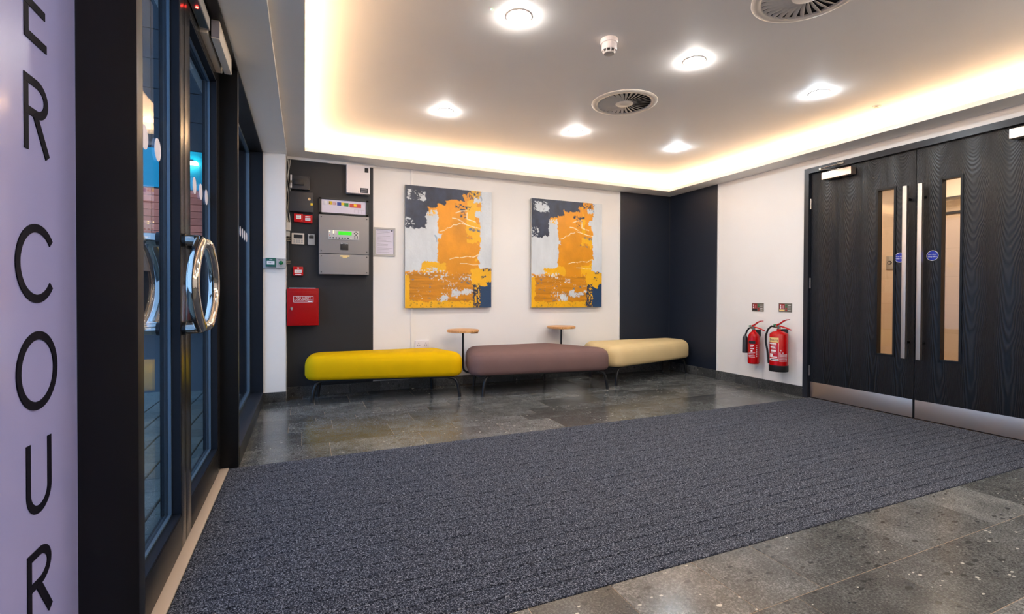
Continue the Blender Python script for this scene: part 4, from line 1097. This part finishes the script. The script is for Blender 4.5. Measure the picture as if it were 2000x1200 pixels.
B().lathe([(0.0, 0.0), (0.019, 0.0), (0.017, 0.008), (0.010, 0.013), (0.0, 0.015)], (0, 0, 0), 20)
dm = B()
dm.loft([[(-0.197 + r * math.cos(2 * math.pi * i / 20), PF - 0.045 - d, 1.274 + r * math.sin(2 * math.pi * i / 20)) for i in range(20)] for r, d in ((.018, 0), (.017, .007), (.011, .012), (.003, .014))])
dm.build('button', 'green_button', t, smooth=60)
text('caption', 'PRESS TO', 0.010, (-0.197, PF - 0.0456, 1.303), (1, 0, 0), (0, 0, 1), 'print_dark', t)
text('caption', 'EXIT', 0.010, (-0.197, PF - 0.0456, 1.244), (1, 0, 0), (0, 0, 1), 'print_dark', t)

# ================================================================== EXTINGUISHERS
def fx(t, name, f0, f1, z0, z1, m_, cy, R, cx, d=0.0008):
    """print wrapped on the cylinder; f runs -1..1 across the half turned to the middle of the lobby"""
    b = B(); n = 10; v = []
    a0, a1 = (math.radians(217.7) + math.asin(max(-1, min(1, f))) for f in (f0, f1))
    for i in range(n + 1):
        a = a0 + (a1 - a0) * i / n
        for rr_ in (R + d * 0.3, R + d): v.append((cx + rr_ * math.cos(a), cy + rr_ * math.sin(a)))
    rings = [[(v[2 * i][0], v[2 * i][1], z0), (v[2 * i + 1][0], v[2 * i + 1][1], z0), (v[2 * i + 1][0], v[2 * i + 1][1], z1), (v[2 * i][0], v[2 * i][1], z1)] for i in range(n + 1)]
    b.loft(rings); return b.build(name, m_, t)
def extinguisher(cy, R, zb, zt, label, foam):
    cx = XR - R - 0.028
    t = thing('fire_extinguisher', (cx, cy, zb), label, 'fire extinguisher')
    sh = 0.055 if not foam else 0.032
    z0 = zb + (0.055 if foam else 0.0)
    prof = [(0.0, zb), (R - .008, zb), (R, zb + .010), (R, zt - sh), (R * .93, zt - sh * .66), (R * .72, zt - sh * .28), (R * .42, zt), (.020, zt + .004), (.020, zt + .022), (0.0, zt + .022)]
    B().lathe(prof, (cx, cy, 0), 40).build('cylinder', 'red_gloss', t, smooth=35)
    if foam:
        B().lathe([(0.0, zb - .004), (R + .002, zb - .004), (R + .004, zb + .002), (R + .004, zb + .058), (R, zb + .060), (0.0, zb + .060)], (cx, cy, 0), 40).build('base_skirt', 'rubber', t, smooth=35)
    zv = zt + .022
    v = B().cyl((cx, cy, zv), (cx, cy, zv + .034), .016, n=18).cyl((cx, cy + .005, zv + .018), (cx, cy + .040, zv + .018), .012, n=16)
    v.build('valve', 'nickel', t, smooth=40)
    h1 = B(); w2 = .010
    h1.loft([[(cx - w2, cy + a, z), (cx + w2, cy + a, z), (cx + w2, cy + a, z + th), (cx - w2, cy + a, z + th)] for a, z, th in ((.022, zv + .030, .016), (-.01, zv + .044, .014), (-.05, zv + .074, .012), (-.085, zv + .090, .009), (-.112, zv + .094, .007))])
    h1.build('squeeze_lever', 'red_plastic', t, smooth=40)
    h2 = B()
    h2.loft([[(cx - w2, cy + a, z), (cx + w2, cy + a, z), (cx + w2, cy + a, z + th), (cx - w2, cy + a, z + th)] for a, z, th in ((.016, zv + .020, .014), (-.02, zv + .022, .012), (-.075, zv + .012, .010), (-.130, zv - .006, .008))])
    h2.build('carry_handle', 'red_plastic', t, smooth=40)
    B().cyl((cx - .012, cy + .028, zv + .040), (cx - .012, cy + .050, zv + .036), .007, n=12).build('safety_pin', 'sign_green', t)
    bx('wall_bracket', cx + R * .3, XR, cy - .018, cy + .018, zt - .05, zt + .02, 'black_metal', t, .002)
    if foam:
        pts = [(cx, cy + .040, zv + .018), (cx, cy + .085, zv + .022), (cx, cy + .125, zv - .012), (cx, cy + .150, zv - .075), (cx, cy + .150, zv - .15), (cx, cy + .132, zv - .225), (cx - .01, cy + .115, zv - .29), (cx - .02, cy + .100, zv - .35), (cx - .02, cy + .097, zb + .065)]
        B().tube(pts, .0095, 12).build('hose', 'rubber', t, smooth=60)
        fx(t, 'band_label', -1.0, -.02, zb + .290, zb + .338, 'foam_cream', cy, R, cx)
        nt = R + .0016
        for i, chh in enumerate('Foam'):
            a = math.radians(217.7) + (-.088 + (0, .020, .040, .066)[i]) / R
            text('band_text', chh, .040, (cx + nt * math.cos(a), cy + nt * math.sin(a), zb + .312), (-math.sin(a), math.cos(a), 0), (0, 0, 1), 'maroon_print', t)
        for k, (a0, a1, zz, hh) in enumerate(((-.95, -.25, .270, .012), (-.8, -.25, .256, .004), (-.85, -.35, .236, .010), (-.8, -.3, .226, .004), (-.82, -.3, .196, .020), (-.8, -.35, .182, .004), (-.9, -.6, .150, .026), (-.9, -.15, .140, .008))):
            fx(t, 'print_line', a0, a1, zb + zz, zb + zz + hh, 'print_white' if hh > .005 else 'pink_label', cy, R, cx)
        fx(t, 'white_panel', -.92, -.02, zb + .106, zb + .128, 'print_white', cy, R, cx); fx(t, 'panel_text', -.85, -.08, zb + .112, zb + .122, 'print_dark', cy, R, cx, .0012)
        fx(t, 'panel_edge', -.05, -.01, zb + .106, zb + .286, 'print_white', cy, R, cx)
        for zz in (.102, .118, .134, .150, .164): fx(t, 'print_line', .06, .85, zb + zz, zb + zz + .010, 'pink_label', cy, R, cx)
        for a0, zz in ((.14, .205), (.06, .180), (.36, .180)): fx(t, 'symbol', a0, a0 + .14, zb + zz, zb + zz + .013, 'pink_label', cy, R, cx)
    else:
        pts = [(cx, cy + .040, zv + .018), (cx, cy + .062, zv + .010), (cx - .01, cy + .078, zv - .02), (cx - .02, cy + .088, zv - .065)]
        B().tube(pts, .0095, 12).build('hose', 'rubber', t, smooth=60)
        B().lathe([(0.0, zv - .065), (.013, zv - .065), (.022, zv - .085), (.0265, zv - .095), (.0285, zv - .255), (0.0, zv - .255)][::-1], (cx - .02, cy + .092, 0), 24).build('horn', 'charcoal_plastic', t, smooth=35)
        fx(t, 'band_label', -.80, .32, zb + .216, zb + .246, 'print_dark', cy, R, cx)
        for k, (a0, a1, zz, hh) in enumerate(((-.54, .04, .196, .008), (-.54, -.05, .182, .005), (-.5, .10, .160, .010), (-.45, -.15, .132, .016), (-.8, .30, .118, .006), (-.8, .05, .104, .008), (-.8, .25, .086, .008), (-.75, .25, .072, .006))):
            fx(t, 'print_line', a0, a1, zb + zz, zb + zz + hh, 'print_white' if k in (0, 2, 3) else 'pink_label', cy, R, cx)
        for k in range(7): fx(t, 'print_letter', .48, .60, zb + .190 - k * .0185, zb + .198 - k * .0185, 'print_white', cy, R, cx)
extinguisher(3.712, .0575, .264, .605, 'slim red extinguisher with black discharge horn', False)
extinguisher(3.392, .084, .236, .635, 'large red foam extinguisher with black base and long hose', True)

def info_sign(y0, y1, z0, z1, label, dark):
    t = thing('extinguisher_sign', (XR - .002, (y0 + y1) / 2, z0), label, 'sign')
    bx('plate', XR - .004, XR, y0, y1, z0, z1, 'sign_grey', t)
    xf = XR - .004
    def q(nm, a0, a1, b0, b1, m_, d=.0008): bx(nm, xf - d, xf, y1 - (y1 - y0) * a1, y1 - (y1 - y0) * a0, z0 + (z1 - z0) * b0, z0 + (z1 - z0) * b1, m_, t)
    q('red_block', .06, .46, .33, .92, 'sign_red')
    q('symbol', .12, .20, .62, .84, 'print_white', .0014); q('symbol', .11, .21, .38, .56, 'print_white', .0014); q('symbol', .32, .38, .40, .78, 'pink_label', .0014)
    q('type_strip', .06, .46, .10, .28, 'print_dark' if dark else 'foam_cream')
    for b0 in (.70, .52): q('green_mark', .52, .64, b0, b0 + .15, 'sign_green')
    for b0 in (.32, .12): q('red_mark', .52, .64, b0, b0 + .13, 'print_red')
    for b0 in (.74, .56, .36, .16): q('print_line', .72, .92, b0, b0 + .05, 'print_white')
info_sign(3.661, 3.808, .820, .910, 'small extinguisher sign with a black strip above the slim extinguisher', True)
info_sign(3.334, 3.482, .825, .913, 'small extinguisher sign with a cream strip above the foam extinguisher', False)
